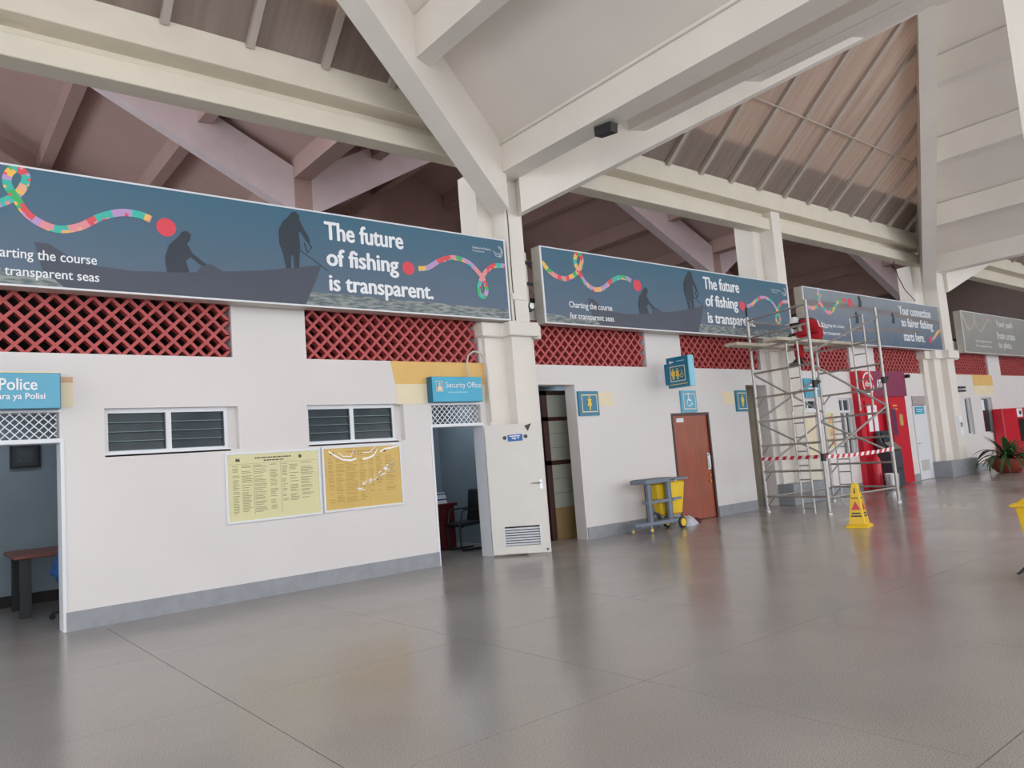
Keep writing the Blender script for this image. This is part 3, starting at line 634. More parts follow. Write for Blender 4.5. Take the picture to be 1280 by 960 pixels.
def future(X0, W_, lab, k1):
    t, put = banner(X0, W_, lab, M_dusk)
    y = -.014
    put(MB().flat([(.03, .02), (W_-.03, .02), (W_-.03, .17), (5.8, .19), (4.0, .20), (2.4, .16), (1.0, .14), (.03, .16)], y), 'printed_sea', M_sea)
    boat = [(1.03, .49), (1.16, .49), (1.36, .36), (1.61, .29), (2.0, .27), (2.59, .31), (3.47, .42), (4.28, .57), (4.23, .43), (4.04, .025), (1.3, .025), (1.1, .2)]
    put(MB().flat(boat, y-.002), 'printed_boat', M_boat)
    put(MB().flat([(2.35, .29), (2.33, .46), (2.38, .62), (2.48, .73), (2.53, .80), (2.585, .815), (2.63, .78), (2.62, .71), (2.58, .66), (2.64, .55), (2.74, .47), (2.85, .40), (2.84, .36), (2.72, .42), (2.62, .50), (2.56, .45), (2.6, .31)], y-.004), 'printed_fisherman', M_man)
    put(MB().flat([(2.68, .32), (2.74, .40), (2.84, .44), (2.96, .38), (3.02, .35)], y-.005), 'printed_net', M_boat)
    put(MB().flat([(3.80, .48), (3.77, .66), (3.72, .80), (3.72, .98), (3.78, 1.10), (3.86, 1.18), (3.90, 1.24), (3.96, 1.255), (4.01, 1.21), (4.01, 1.15), (4.06, 1.04), (4.13, .93), (4.14, .86), (4.09, .87), (4.03, .98), (3.99, .99), (4.0, .80), (3.97, .50), (3.91, .49), (3.90, .66), (3.87, .66), (3.86, .49)], y-.004), 'printed_fisherman', M_man)
    put(MB().path([(4.1, y-.003, .88), (4.16, y-.003, .80), (4.1, y-.003, .72), (4.06, y-.003, .85)], .006, 4).path([(4.0, y-.003, .74), (4.2, y-.003, .62), (4.38, y-.003, .5)], .004, 4), 'printed_line', M_man)
    rb = ribbon([(.03, 1.03), (.17, .9), (.32, .82), (.52, .79), (.7, .85), (.86, .96), (.94, 1.08), (.965, 1.2), (.89, 1.275), (.81, 1.2), (.80, 1.08), (.87, .95), (.97, .79), (1.12, .69), (1.28, .66), (1.47, .72), (1.66, .85), (1.87, .935), (2.06, .94), (2.19, .90)], .085, k1)
    for q in range(len(rb.v)): rb.v[q] = (rb.v[q][0], rb.v[q][1]+y-.003, rb.v[q][2])
    put(rb, 'printed_ribbon', RIB)
    rb = ribbon([(5.80, .675), (5.97, .71), (6.19, .84), (6.43, .91), (6.69, .87), (6.87, .74), (6.98, .6), (7.02, .45), (6.95, .345), (6.87, .40), (6.89, .55), (7.03, .75), (7.2, .86), (W_-.04, .88)], .075, k1+5)
    for q in range(len(rb.v)): rb.v[q] = (rb.v[q][0], rb.v[q][1]+y-.003, rb.v[q][2])
    put(rb, 'printed_ribbon', RIB)
    put(MB().flat(disc(2.355, .83, .11), y-.002), 'printed_dot', M_dot); put(MB().flat(disc(5.63, .665, .1), y-.002), 'printed_dot', M_dot)
    def tx(s, x0, x1, z0, z1, bold=0): text('printed_text', s, X0+x0, X0+x1, 3.64+z0, 3.64+z1, FY+y-.004, M_text, t, bold)
    tx('Charting the course', .57, 1.62, .265, .41, .012); tx('for transparent seas', .57, 1.64, .075, .215, .012)
    tx('The future', 4.35, 5.57, .93, 1.19, .035); tx('of fishing', 4.36, 5.47, .50, .82, .035); tx('is transparent.', 4.38, 6.03, .16, .45, .035)
    tx('Coalition for Fisheries', 6.80, 7.16, 1.10, 1.135); tx('Transparency', 6.80, 7.03, 1.045, 1.08)
    lg = MB()
    for rr in (.07, .095): lg.path([(7.30+rr*cos(a), y-.003, 1.10+rr*sin(a)) for a in [RD(q) for q in range(-80, 100, 20)]], .004, 4)
    for k in range(3): lg.path([(7.2+.02*k, y-.003, 1.1-.03*k), (7.27, y-.003, 1.07-.025*k), (7.36, y-.003, 1.09-.03*k)], .003, 4)
    put(lg, 'printed_logo', M_text)
    return t, put
t1, _ = future(.06, 7.46, 'leftmost blue banner reading The future of fishing is transparent, cut by the left edge', 3)
t2, _ = future(8.25, 7.46, 'complete blue fishing banner between the first column and the scaffold', 4)
# third banner
X3 = 16.35; t3, put3 = banner(X3, 7.5, 'banner reading Your connection to fairer fishing starts here, behind the scaffold', M_beach)
y = -.014
put3(MB().flat([(.03, 1.0), (2.4, 1.02), (4.6, .98), (7.47, .86), (7.47, .74), (5.2, .82), (2.6, .9), (.03, .86)], y), 'printed_shore', M_boatb)
put3(MB().flat([(1.3, .32), (2.6, .44), (4.9, .52), (6.2, .50), (6.0, .44), (4.4, .42), (2.6, .34)], y), 'printed_boat', M_boatb)
for x, z in ((2.6, .98), (2.35, .55), (4.35, .65)):
    put3(MB().flat([(x, z), (x+.05, z+.14), (x+.02, z+.25), (x+.1, z+.32), (x+.16, z+.25), (x+.2, z+.14), (x+.17, z)], y-.002), 'printed_fisherman', M_man)
rb = ribbon([(.05, .85), (.3, .80), (.55, .85), (.72, 1.0), (.80, 1.2), (.72, 1.28), (.68, 1.1), (.80, .9), (1.04, .74), (1.3, .82), (1.5, .98), (1.7, 1.08), (2.0, 1.1)], .09, 9)
for q in range(len(rb.v)): rb.v[q] = (rb.v[q][0], rb.v[q][1]+y-.003, rb.v[q][2])
put3(rb, 'printed_ribbon', RIB)
rb = ribbon([(6.72, .29), (6.94, .38), (7.2, .54), (7.46, .6)], .09, 12)
for q in range(len(rb.v)): rb.v[q] = (rb.v[q][0], rb.v[q][1]+y-.003, rb.v[q][2])
put3(rb, 'printed_ribbon', RIB); put3(MB().flat(disc(2.2, 1.06, .11), y-.002), 'printed_dot', M_dot); put3(MB().flat(disc(6.62, .28, .1), y-.002), 'printed_dot', M_dot)
for s, a, b, c, e_ in (('Your connection', 4.85, 6.85, .92, 1.18), ('to fairer fishing', 4.9, 6.9, .52, .84), ('starts here.', 4.95, 6.25, .2, .46)):
    text('printed_text', s, X3+a, X3+b, 3.64+c, 3.64+e_, FY+y-.004, M_text, t3, .03)
for s, a, b, c, e_ in (('Charting the course', .72, 1.75, .36, .47), ('for transparent seas', .72, 1.75, .17, .28)):
    text('printed_text', s, X3+a, X3+b, 3.64+c, 3.64+e_, FY+y-.004, M_text, t3, .02)
# fourth banner
X4 = 25.4; t4, put4 = banner(X4, 7.5, 'grey banner under creased plastic film at the far right edge', M_murk)
rb = ribbon([(.12, 1.2), (.35, .82), (.65, .76), (.95, 1.0), (1.02, 1.2), (1.1, .9), (1.4, .72), (1.75, .9), (2.1, 1.12), (2.4, 1.08)], .09, 21)
for q in range(len(rb.v)): rb.v[q] = (rb.v[q][0], rb.v[q][1]+y-.003, rb.v[q][2])
put4(rb, 'printed_ribbon', [mat('faded_ribbon_%d' % i, c, .5, var=0) for i, c in enumerate([(186, 184, 168), (200, 180, 174), (206, 196, 168), (204, 164, 150), (190, 184, 186), (176, 190, 180), (204, 190, 172)])])
for s, a, b, c, e_ in (('Your path', 2.8, 4.3, .88, 1.14), ('from ocean', 2.75, 4.4, .52, .78), ('to plate.', 2.8, 4.0, .16, .44)):
    text('printed_text', s, X4+a, X4+b, 3.64+c, 3.64+e_, FY+y-.004, M_text, t4, .03)
for c in (.34, .18): text('printed_text', 'for transparent seas', X4+.9, X4+2.2, 3.64+c, 3.64+c+.1, FY+y-.004, M_text, t4, .02)
M_film = mat('creased_clear_film', (225, 226, 224), .12, var=0, alpha=.22, bump=1.0, bscale=3)
film = MB(); nx = 40
rn = random.Random(2); prev = None
for i in range(nx+1):
    x = X4+7.5*i/nx; pts = [(x, FY-.03-.03*rn.random(), 3.66+1.27*j/6) for j in range(7)]
    if prev:
        for j in range(6): film.add([prev[j], pts[j], pts[j+1], prev[j+1]], [(0, 1, 2, 3)])
    prev = pts
label(film.build('plastic_film', M_film, t4), 'creased clear film')
# lamp in the gap beside the first column
o = thing('spotlight', 'small black spotlight on pipes in the gap between the first two banners', 'light', (8.0, 9.4, 3.8))
MB().lathe([(.0, -.09), (.07, -.08), (.08, .06), (.05, .1), (0, .1)], (8.02, 9.3, 3.9), 14, 'y').build('lamp_head', M_black, o, smooth=True)
MB().lathe([(0, 0), (.05, 0)], (8.02, 9.205, 3.92), 12, 'y').build('lamp_lens', M_white, o)
for pa in (((8.0, 9.42, 4.35), (8.25, 9.42, 4.35), .03), ((8.0, 9.42, 4.7), (8.25, 9.42, 4.72), .03), ((8.06, 9.42, 3.9), (8.06, 9.42, 4.32), .02)): MB().tube(*pa).build('mounting_pipe', M_dgrey, o)
MB().box(7.9, 8.2, 9.46, 9.5, 4.05, 4.9).build('back_plate', M_conc, o)

# ================================================================== SIGNS
def man_icon(mb, cx, z0, h, plane='xz', y=0, skirt=False):
    pts = [(-.10, 0), (-.12, .35), (-.2, .4), (-.2, .72), (-.12, .78), (.12, .78), (.2, .72), (.2, .4), (.12, .35), (.10, 0)]
    if skirt: pts = [(-.07, 0), (-.08, .28), (-.22, .3), (-.12, .6), (-.2, .74), (-.1, .78), (.1, .78), (.2, .74), (.12, .6), (.22, .3), (.08, .28), (.07, 0)]
    if plane == 'xz':
        mb.flat([(cx+a*h, z0+b*h) for a, b in pts], y); mb.flat(disc(cx, z0+h*.9, h*.085, 12), y)
    else:
        mb.add([(y, cx+a*h, z0+b*h) for a, b in pts], [tuple(range(len(pts)))]); mb.add([(y, a, b) for a, b in disc(cx, z0+h*.9, h*.085, 12)], [tuple(range(12))])
def ring(mb, x0, x1, z0, z1, w, y, plane='xz'):
    for a, b, c, e in ((x0, x1, z0, z0+w), (x0, x1, z1-w, z1), (x0, x0+w, z0+w, z1-w), (x1-w, x1, z0+w, z1-w)):
        if plane == 'xz': mb.add([(a, y, c), (b, y, c), (b, y, e), (a, y, e)], [(0, 1, 2, 3)])
        else: mb.add([(y, a, c), (y, b, c), (y, b, e), (y, a, e)], [(0, 1, 2, 3)])
def wheel_icon(mb, cx, cz, s, y, plane='xz'):
    def T(a, b): return (cx+a*s, y, cz+b*s) if plane == 'xz' else (y, cx+a*s, cz+b*s)
    n = 14; o = [T(.02+.26*cos(RD(q)), -.16+.26*sin(RD(q))) for q in range(110, 371, 20)]; i_ = [T(.02+.2*cos(RD(q)), -.16+.2*sin(RD(q))) for q in range(110, 371, 20)]
    for k in range(len(o)-1): mb.add([o[k], o[k+1], i_[k+1], i_[k]], [(0, 1, 2, 3)])
    mb.add([T(-.07, .3), T(.01, .3), T(.02, .05), T(.2, .05), T(.32, -.25), T(.4, -.2), T(.42, -.26), T(.3, -.34), T(.15, -.03), T(-.07, -.03)], [tuple(range(10))])
    mb.add([T(-.03+.08*cos(2*pi*q/12), .42+.08*sin(2*pi*q/12)) for q in range(12)], [tuple(range(12))])
def woman(): pass
# police sign
t = thing('police_sign', 'blue police sign box over the doorway at the left edge', 'sign', (.5, 9.4, 2.37), 'blue office signs')
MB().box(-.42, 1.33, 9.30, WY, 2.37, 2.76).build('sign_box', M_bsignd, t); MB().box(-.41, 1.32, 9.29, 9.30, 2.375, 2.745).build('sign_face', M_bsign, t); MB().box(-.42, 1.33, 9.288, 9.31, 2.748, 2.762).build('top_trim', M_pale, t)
text('sign_text', 'Police', .775, 1.115, 2.565, 2.69, 9.285, M_text, t, .02); text('sign_text', 'Idara ya Polisi', .70, 1.185, 2.45, 2.535, 9.285, M_text, t, .02)
# security sign
t = thing('security_sign', 'cyan sign box reading Security Office over the second office doorway', 'sign', (6.6, 9.4, 2.38), 'blue office signs')
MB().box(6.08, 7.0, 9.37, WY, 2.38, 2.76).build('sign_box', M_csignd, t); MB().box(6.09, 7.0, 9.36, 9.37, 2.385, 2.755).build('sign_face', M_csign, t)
text('sign_text', 'Security Office', 6.33, 6.98, 2.565, 2.68, 9.355, M_text, t, .0); MB().box(6.36, 6.72, 9.354, 9.356, 2.515, 2.532).build('faded_line', M_ftext, t)
m = MB(); ring(m, 6.15, 6.275, 2.535, 2.695, .008, 9.355); m.flat([(6.17, 2.55), (6.26, 2.55), (6.255, 2.59), (6.23, 2.625), (6.20, 2.625), (6.175, 2.59)], 9.354).flat(disc(6.215, 2.65, .018, 10), 9.354)
m.build('guard_icon', M_pale, t)
# toilet plates
def plate(x0, x1, z0, z1, lab, icon):
    t = thing('toilet_sign', lab, 'sign', ((x0+x1)/2, 9.46, z0), 'teal toilet signs')
    MB().box(x0, x1, 9.465, WY, z0, z1).build('sign_plate', M_teal if icon != 'w' else M_bsign, t)
    m = MB(); w = x1-x0; ring(m, x0+.14*w, x1-.08*w, z0+.12*w, z1-.12*w, .018, 9.461); m.build('sign_border', M_pale, t)
    m = MB(); cx = x0+.53*w
    if icon == 'm': man_icon(m, cx, z0+.1, (z1-z0)*.58, y=9.46)
    elif icon == 'f': man_icon(m, cx, z0+.1, (z1-z0)*.58, y=9.46, skirt=True)
    else: wheel_icon(m, cx-.02, z0+.24, .3, 9.46)
    m.build('sign_icon', M_iy if icon != 'w' else M_text, t)
plate(9.14, 9.63, 2.11, 2.54, 'blue toilet sign with a yellow figure beside the open toilet doorway', 'f')
plate(11.92, 12.4, 2.11, 2.54, 'blue wheelchair sign above the brown wooden door', 'w')
plate(13.74, 14.15, 2.09, 2.54, 'blue toilet sign with a yellow figure left of the scaffold leg', 'm')
# projecting sign
t = thing('hanging_sign', 'teal projecting toilet sign with arrow and three figures, high above the brown door', 'sign', (11.35, 9.1, 2.55), 'teal toilet signs')
MB().box(11.28, 11.42, 8.72, 9.22, 2.55, 3.12).build('sign_box', M_teal, t); MB().box(11.275, 11.425, 8.70, 8.72, 2.55, 3.12).build('edge_panel', M_lblue, t)
MB().box(11.32, 11.44, 9.0, 9.32, 2.62, 3.02).build('mounting_box', M_teal, t); MB().box(11.34, 11.40, 9.3, WY, 2.7, 2.95).build('wall_bracket', M_white, t)
X = 11.275
m = MB(); ring(m, 8.80, 9.15, 2.66, 2.95, .014, X, 'yz'); m.build('sign_border', M_pale, t)
m = MB(); man_icon(m, 9.08, 2.70, .21, 'yz', X-.001); man_icon(m, 8.98, 2.70, .21, 'yz', X-.001, True); wheel_icon(m, 8.88, 2.79, -.14 if False else .15, X-.001, 'yz'); m.build('sign_icon', M_iy, t)
m = MB().add([(X, 9.16, 3.03), (X, 9.12, 3.07), (X, 9.12, 3.04), (X, 9.05, 3.04), (X, 9.05, 3.02), (X, 9.12, 3.02), (X, 9.12, 2.99)], [tuple(range(7))]); m.build('arrow', M_text, t)
MB().box(X-.001, X, 8.8, 8.98, 3.03, 3.045).build('printed_line', M_ftext, t); MB().box(X-.001, X, 8.76, 9.18, 2.60, 2.612).build('yellow_line', M_iy, t)
# blue sign behind scaffold
t = thing('office_sign', 'faded blue sign box over the narrow door behind the scaffold', 'sign', (16.6, 9.4, 2.36), 'blue office signs')
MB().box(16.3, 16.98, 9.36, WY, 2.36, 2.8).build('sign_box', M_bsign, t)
for z in (2.63, 2.54): MB().box(16.45, 16.9, 9.355, 9.36, z, z+.03).build('printed_line', M_text, t)
# orange poster
t = thing('poster', 'faded orange and white poster on the wall behind the scaffold', 'poster', (17.57, WY, 1.13))
MB().box(17.38, 17.76, WY-.01, WY, 1.13, 1.98).build('poster_sheet', M_paper1, t)
for z in (1.72, 1.42, 1.2): MB().box(17.44, 17.70, WY-.013, WY-.01, z, z+.18).build('printed_block', M_orange, t)

# notice boards
def board(x0, x1, z0, z1, paper, ink, lab, film):
    t = thing('notice_board', lab, 'notice board', ((x0+x1)/2, WY, z0), 'framed notice boards')
    MB().box(x0+.02, x1-.02, WY-.02, WY-.004, z0+.02, z1-.02).build('paper_sheet', paper, t)
    e = MB()
    for a in ((x0, x1, z0, z0+.025), (x0, x1, z1-.025, z1), (x0, x0+.025, z0+.025, z1-.025), (x1-.025, x1, z0+.025, z1-.025)): e.box(a[0], a[1], WY-.035, WY-.002, a[2], a[3])
    e.build('board_frame', M_white, t)
    m = MB(); rn = random.Random(int(x0*10)); yy = WY-.0215; w = x1-x0; h = z1-z0
    cols = [(.07, .14), (.16, .27), (.29, .43), (.45, .54), (.58, .64), (.66, .76), (.78, .92)]
    for (a, b) in cols:
        zz = .80
        while zz > .13:
            L = a+(b-a)*(.55+.45*rn.random())
            if rn.random() > .12: m.add([(x0+a*w, yy, z0+zz*h), (x0+L*w, yy, z0+zz*h), (x0+L*w, yy, z0+(zz+.008)*h), (x0+a*w, yy, z0+(zz+.008)*h)], [(0, 1, 2, 3)])
            zz -= .022 if rn.random() > .2 else .035
            if a > .5 and zz < .25: break
    m.build('printed_text', ink, t, kind='stuff')
    m = MB()
    for (a, b, z) in ((.30, .68, .90), (.39, .60, .86)):
        q = a
        while q < b:
            L = min(b, q+.012+.02*rn.random()); m.add([(x0+q*w, yy, z0+z*h), (x0+L*w, yy, z0+z*h), (x0+L*w, yy, z0+(z+.018)*h), (x0+q*w, yy, z0+(z+.018)*h)], [(0, 1, 2, 3)]); q = L+.006
    m.build('printed_title', M_inkd if not film else ink, t)
    m = MB().flat([(x0+.10*w, z0+.87*h), (x0+.15*w, z0+.87*h), (x0+.14*w, z0+.92*h), (x0+.125*w, z0+.90*h), (x0+.11*w, z0+.92*h)], yy).flat(disc(x0+.78*w, z0+.90*h, .022, 14), yy)
    m.build('printed_emblem', M_inkd, t, kind='stuff')
    e = MB().box(x0+.28*w, x0+.283*w, yy, yy+.001, z0+.1*h, z0+.82*h).box(x0+.565*w, x0+.568*w, yy, yy+.001, z0+.1*h, z0+.84*h).box(x0+.04*w, x0+.96*w, yy, yy+.001, z0+.83*h, z0+.833*h)
    e.build('table_rule', ink, t)
    if film:
        m = MB(); rn = random.Random(5)
        def cr(pts, ww):
            for (a, b) in zip(pts, pts[1:]):
                m.hexa([(x0+a[0]*w, yy-.012, z0+a[1]*h-ww), (x0+b[0]*w, yy-.012, z0+b[1]*h-ww), (x0+b[0]*w, yy-.004, z0+b[1]*h-ww*.5), (x0+a[0]*w, yy-.004, z0+a[1]*h-ww*.5), (x0+a[0]*w, yy-.012, z0+a[1]*h+ww), (x0+b[0]*w, yy-.012, z0+b[1]*h+ww), (x0+b[0]*w, yy-.004, z0+b[1]*h+ww*.5), (x0+a[0]*w, yy-.004, z0+a[1]*h+ww*.5)])
        cr([(.08, .93), (.15, .86), (.24, .79), (.34, .77), (.41, .79), (.42, .93)], .012); cr([(.20, .90), (.25, .84), (.35, .83), (.39, .96)], .007)
        cr([(.49, .78), (.56, .79), (.64, .83), (.68, .92)], .012); cr([(.5, .88), (.58, .88), (.66, .96)], .006)
        cr([(.72, .88), (.78, .92), (.86, .93), (.97, .96)], .011)
        for _ in range(34):
            a = .40+.45*rn.random(); b = .30+(a-.40)*.75+.12*(rn.random()-.5); cr([(a, b), (a+.015+.03*rn.random(), b+.01+.02*rn.random())], .004+.004*rn.random())
        label(m.build('crease_glint', M_plast, t, kind='stuff'), 'white creases of the clear cover, glints put in their colour')  # glints on the clear film put in as white ridges
board(3.085, 4.32, .935, 1.80, M_paper1, M_ink, 'pale yellow notice board between the two louvre windows, left of its amber neighbour', False)
board(4.35, 5.56, .945, 1.81, M_paper2, M_ink2, 'amber notice board under wrinkled shiny plastic, left of the security office', True)

# ================================================================== BANK BOOTH
t = thing('bank_booth', 'red bank machine booth with plum fascia behind the scaffold', 'booth', (20, 9.4, 0))
MB().box(18.74, 21.33, 9.36, WY, .02, 2.34).build('red_panel', M_redp, t); MB().box(18.74, 19.54, 9.30, WY, 2.34, 3.0).build('logo_panel', M_redp, t)
MB().box(18.74, 18.95, 9.29, 9.30, 2.34, 3.0).build('dark_red_strip', M_redd, t); MB().box(19.54, 21.35, 9.30, WY, 2.34, 3.0).build('fascia', M_purp, t)
m = MB()
cc = [(19.42+.27*cos(RD(q)), 2.68+.27*sin(RD(q))) for q in range(-75, 76+210, 12)]
m2 = MB(); 
for q in range(20, 341, 10):
    a, b = RD(q), RD(q+10); m2.add([(19.25+.25*cos(a), 9.296, 2.68+.25*sin(a)), (19.25+.25*cos(b), 9.296, 2.68+.25*sin(b)), (19.25+.29*cos(b), 9.296, 2.68+.29*sin(b)), (19.25+.29*cos(a), 9.296, 2.68+.29*sin(a))], [(0, 1, 2, 3)])
m2.build('printed_ring', M_text, t)
text('logo_text', 'absa', 19.06, 19.44, 2.60, 2.75, 9.294, M_text, t, .02); text('sign_text', 'ATM', 19.68, 20.05, 2.56, 2.78, 9.294, M_text, t, .04)
MB().box(19.0, 19.7, 9.32, 9.36, 1.3, 2.25).build('info_panel', M_redp, t)
for x in (19.06, 19.36): label(MB().box(x, x+.2, 9.315, 9.32, 1.45, 2.12).build('white_strip', M_text, t), 'white strip')
MB().box(19.95, 20.1, 9.2, 9.36, .3, 2.1).build('dark_recess', M_redd, t)
MB().box(20.1, 20.45, 9.25, 9.36, 1.3, 2.0).build('purple_panel', mat('purple_panel', (92, 52, 92), .3), t)
MB().box(20.85, 21.05, 9.35, 9.36, 1.55, 1.85).build('gold_plate', mat('gold_notice', (196, 160, 96), .5), t)
for z in (1.98, 2.08): MB().box(20.55, 20.8, 9.35, 9.36, z, z+.03).build('printed_line', M_iy, t)
t = thing('cash_machine', 'dark grey cash machine standing in front of the red booth', 'cash machine', (19.4, 9.0, 0))
MB().prism([(19.2, 9.28, .02), (19.2, 8.92, .02), (19.2, 8.92, .9), (19.2, 9.0, 1.02), (19.2, 9.12, 1.15), (19.2, 9.18, 1.45), (19.2, 9.28, 1.45)], (.6, 0, 0)).build('cabinet', M_dgrey, t, bevel=.02)
MB().hexa([(19.26, 8.9, .96), (19.74, 8.9, .96), (19.74, 9.08, 1.14), (19.26, 9.08, 1.14), (19.26, 8.89, .98), (19.74, 8.89, .98), (19.74, 9.07, 1.16), (19.26, 9.07, 1.16)]).build('keypad_shelf', M_steel, t)
MB().hexa([(19.28, 9.09, 1.17), (19.72, 9.09, 1.17), (19.72, 9.15, 1.42), (19.28, 9.15, 1.42), (19.28, 9.08, 1.17), (19.72, 9.08, 1.17), (19.72, 9.14, 1.42), (19.28, 9.14, 1.42)]).build('screen', M_glass_dark, t)
MB().box(19.3, 19.7, 8.905, 8.92, .45, .5).build('drawer_slot', M_black, t)
o = MB().lathe([(0, 0), (.12, 0), (.15, .02), (.17, .4), (.16, .4), (.14, .03), (0, .03)], (18.82, 8.8, 0), 18).build('waste_bin', M_steel, smooth=True); tag(o, 'small steel waste bin at the foot of the cash machine', 'bin')
o = thing('fire_extinguisher', 'tall red cylinder standing by the cash machine', 'extinguisher', (18.86, 9.15, 0))
MB().lathe([(0, 0), (.09, 0), (.1, .03), (.1, .62), (.05, .74), (.03, .78), (0, .78)], (18.86, 9.15, .1), 16).build('cylinder', M_redp, o, smooth=True); MB().box(18.81, 18.91, 9.12, 9.18, .88, .95).build('valve', M_black, o); MB().box(18.76, 18.96, 9.05, 9.25, 0, .1).build('stand', M_redd, o)
o = thing('camera', 'small black camera fixed at the top right corner of the plum fascia', 'camera', (21.4, 9.3, 2.88))
o.name = 'security_camera'
MB().lathe([(0, 0), (.05, .0), (.05, .12), (0, .12)], (21.42, 9.2, 2.88), 12, 'y').build('housing', M_black, o); MB().tube((21.42, 9.3, 2.9), (21.42, 9.5, 2.9), .015).build('bracket', M_black, o)
# right-hand red machine
t = thing('vending_machine', 'red machine standing against the wall at the far right edge', 'machine', (28.5, 9.3, 0))
MB().box(27.65, 29.8, 9.15, 9.46, .18, 1.86).build('cabinet', M_redp, t, bevel=.02); MB().box(27.75, 29.7, 9.2, 9.44, 0, .18).build('plinth', M_grey, t)
MB().box(28.95, 29.45, 9.14, 9.15, .75, 1.5).build('dark_window', M_black, t); MB().box(28.9, 29.4, 9.14, 9.15, 1.56, 1.84).build('white_plate', M_text, t); MB().box(29.1, 29.27, 9.13, 9.14, 1.64, 1.76).build('printed_mark', M_black, t)

# ================================================================== SCAFFOLD
A, B, C, D_ = Vector((13.64, 8.93, 0)), Vector((13.29, 7.42, 0)), Vector((15.57, 7.2, 0)), Vector((15.9, 8.75, 0))
t = thing('scaffold_tower', 'aluminium scaffold tower with braces and ladders in front of the mid column', 'scaffold', (14.6, 8.1, 0))
def up(p, z): return (p.x, p.y, z)
for p, h in ((A, 4.0), (B, 4.02), (C, 3.98), (D_, 3.95)):
    l = MB().tube(up(p, .05), up(p, h), .032, 10).build('leg', M_alu, t)
    sub('foot_pad', MB().lathe([(0, 0), (.05, 0), (.05, .03), (.036, .05), (0, .05)], (p.x, p.y, 0), 12), M_steel, l)
label(MB().tube(up(A, 3.98), up(A, 4.2), .022).build('leg_spigot', M_black, t), 'black spigot')
for z in (.32, .81, 1.33, 1.82, 2.31, 2.81, 3.30):
    for p, q in ((A, B), (D_, C)):
        MB().tube(up(p, z), up(q, z), .022).build('rung', M_alu, t)
def lad(p, q, z0, z1, a0, a1):
    m0 = p.lerp(q, a0); m1 = p.lerp(q, a1)
    for m_ in (m0, m1): MB().tube(up(m_, z0), up(m_, z1), .02).build('ladder_rail', M_alu, t)
    z = z0+.1
    while z < z1: MB().tube(up(m0, z), up(m1, z), .013).build('ladder_rung', M_alu, t); z += .27
lad(A, B, .0, 1.95, .60, .78); lad(D_, C, 0.0, 1.9, .14, .34); lad(D_, C, 1.9, 3.9, .60, .80); lad(A, B, 1.95, 3.3, .62, .80)
def brace(p, z0, q, z1, r=.022): MB().tube(up(p, z0), up(q, z1), r).build('brace', M_alu, t)
brace(B, 2.78, C, 1.95); brace(C, 1.95, B, 1.02); brace(B, 1.72, C, 1.0); brace(B, .95, C, .12) if False else None
brace(A, 2.8, D_, 1.95); brace(A, 1.85, D_, 2.75); brace(A, 1.80, D_, .98); brace(A, .86, D_, 1.8)
MB().tube(up(B, 3.02), (15.57, 7.18, 3.78), .022).build('brace', M_alu, t)
for p, q in ((A, D_), (B, C)): brace(p, .3, q, .3, .02)
for z in (3.55, 3.92): MB().tube(up(A, z), up(B, z+.02), .02).build('guard_rail', M_alu, t); 
MB().tube(up(A, 3.9), up(D_, 3.85), .02).build('guard_rail', M_alu, t)
MB().tube(up(B, .75), (13.6, 7.6, .0), .018).build('stabiliser', M_alu, t) if False else None
for p, z in ((B, 2.35), (C, 2.4), (B, .98)):
    MB().tube(up(p, z), up(p, z+.14), .05, 10).tube(up(p+Vector((.05, 0, 0)), z+.07), up(p+Vector((.14, -.02, 0)), z+.12), .03).build('clamp', M_black, t)
for p, s in ((A, 1), (D_, -1)):
    for z in (.3, .8, 1.33, 2.3): 
        e = p.lerp(B if p is A else C, .14); MB().tube(up(e, z), up(p, z-.2), .013).build('gusset', M_alu, t)
pk = thing('scaffold_plank', 'front board of the scaffold platform, where the worker sits', 'plank', (14.9, 8.2, 3.34), 'boards of the scaffold platform')
MB().box(13.05, 16.35, 7.93, 8.25, 3.335, 3.40).build('board', M_ply, pk, bevel=.008)
pk = thing('scaffold_plank', 'rear board of the scaffold platform, overhanging at the left', 'plank', (14.9, 8.7, 3.34), 'boards of the scaffold platform')
MB().box(12.72, 15.8, 8.62, 8.9, 3.335, 3.40).build('board', M_ply, pk, bevel=.008)
# hazard tape
tp = thing('barrier_tape', 'red and white striped barrier tape tied round the scaffold legs', 'tape', (14.3, 7.6, 1.04))
TP = []
def tape(p, q, z0, z1, sag, n):
    tt = (q-p); L = tt.length; off = Vector((tt.y, -tt.x, 0)).normalized()*.036
    def Q(s, v): 
        b = p+tt*s+off; return (b.x, b.y, z0+(z1-z0)*s-sag*4*s*(1-s)+v)
    for i in range(n):
        a, b = i/n, (i+1)/n; sk = .5/n
        mq = MB(); TP.append((mq, i % 2)); mq.add([Q(min(max(a-sk*.5, 0), 1), -.035), Q(min(max(b-sk*.5, 0), 1), -.035), Q(min(b+sk*.5, 1), .035), Q(min(a+sk*.5, 1), .035)], [(0, 1, 2, 3)])
tape(A, B, 1.07, 1.06, .0, 16); tape(B, C, 1.06, 1.08, .03, 26)
for mm, k_ in TP:
    o = mm.build('tape_stripe', (M_taper, M_tapew)[k_], tp); md = o.modifiers.new('th', 'SOLIDIFY'); md.thickness = .002

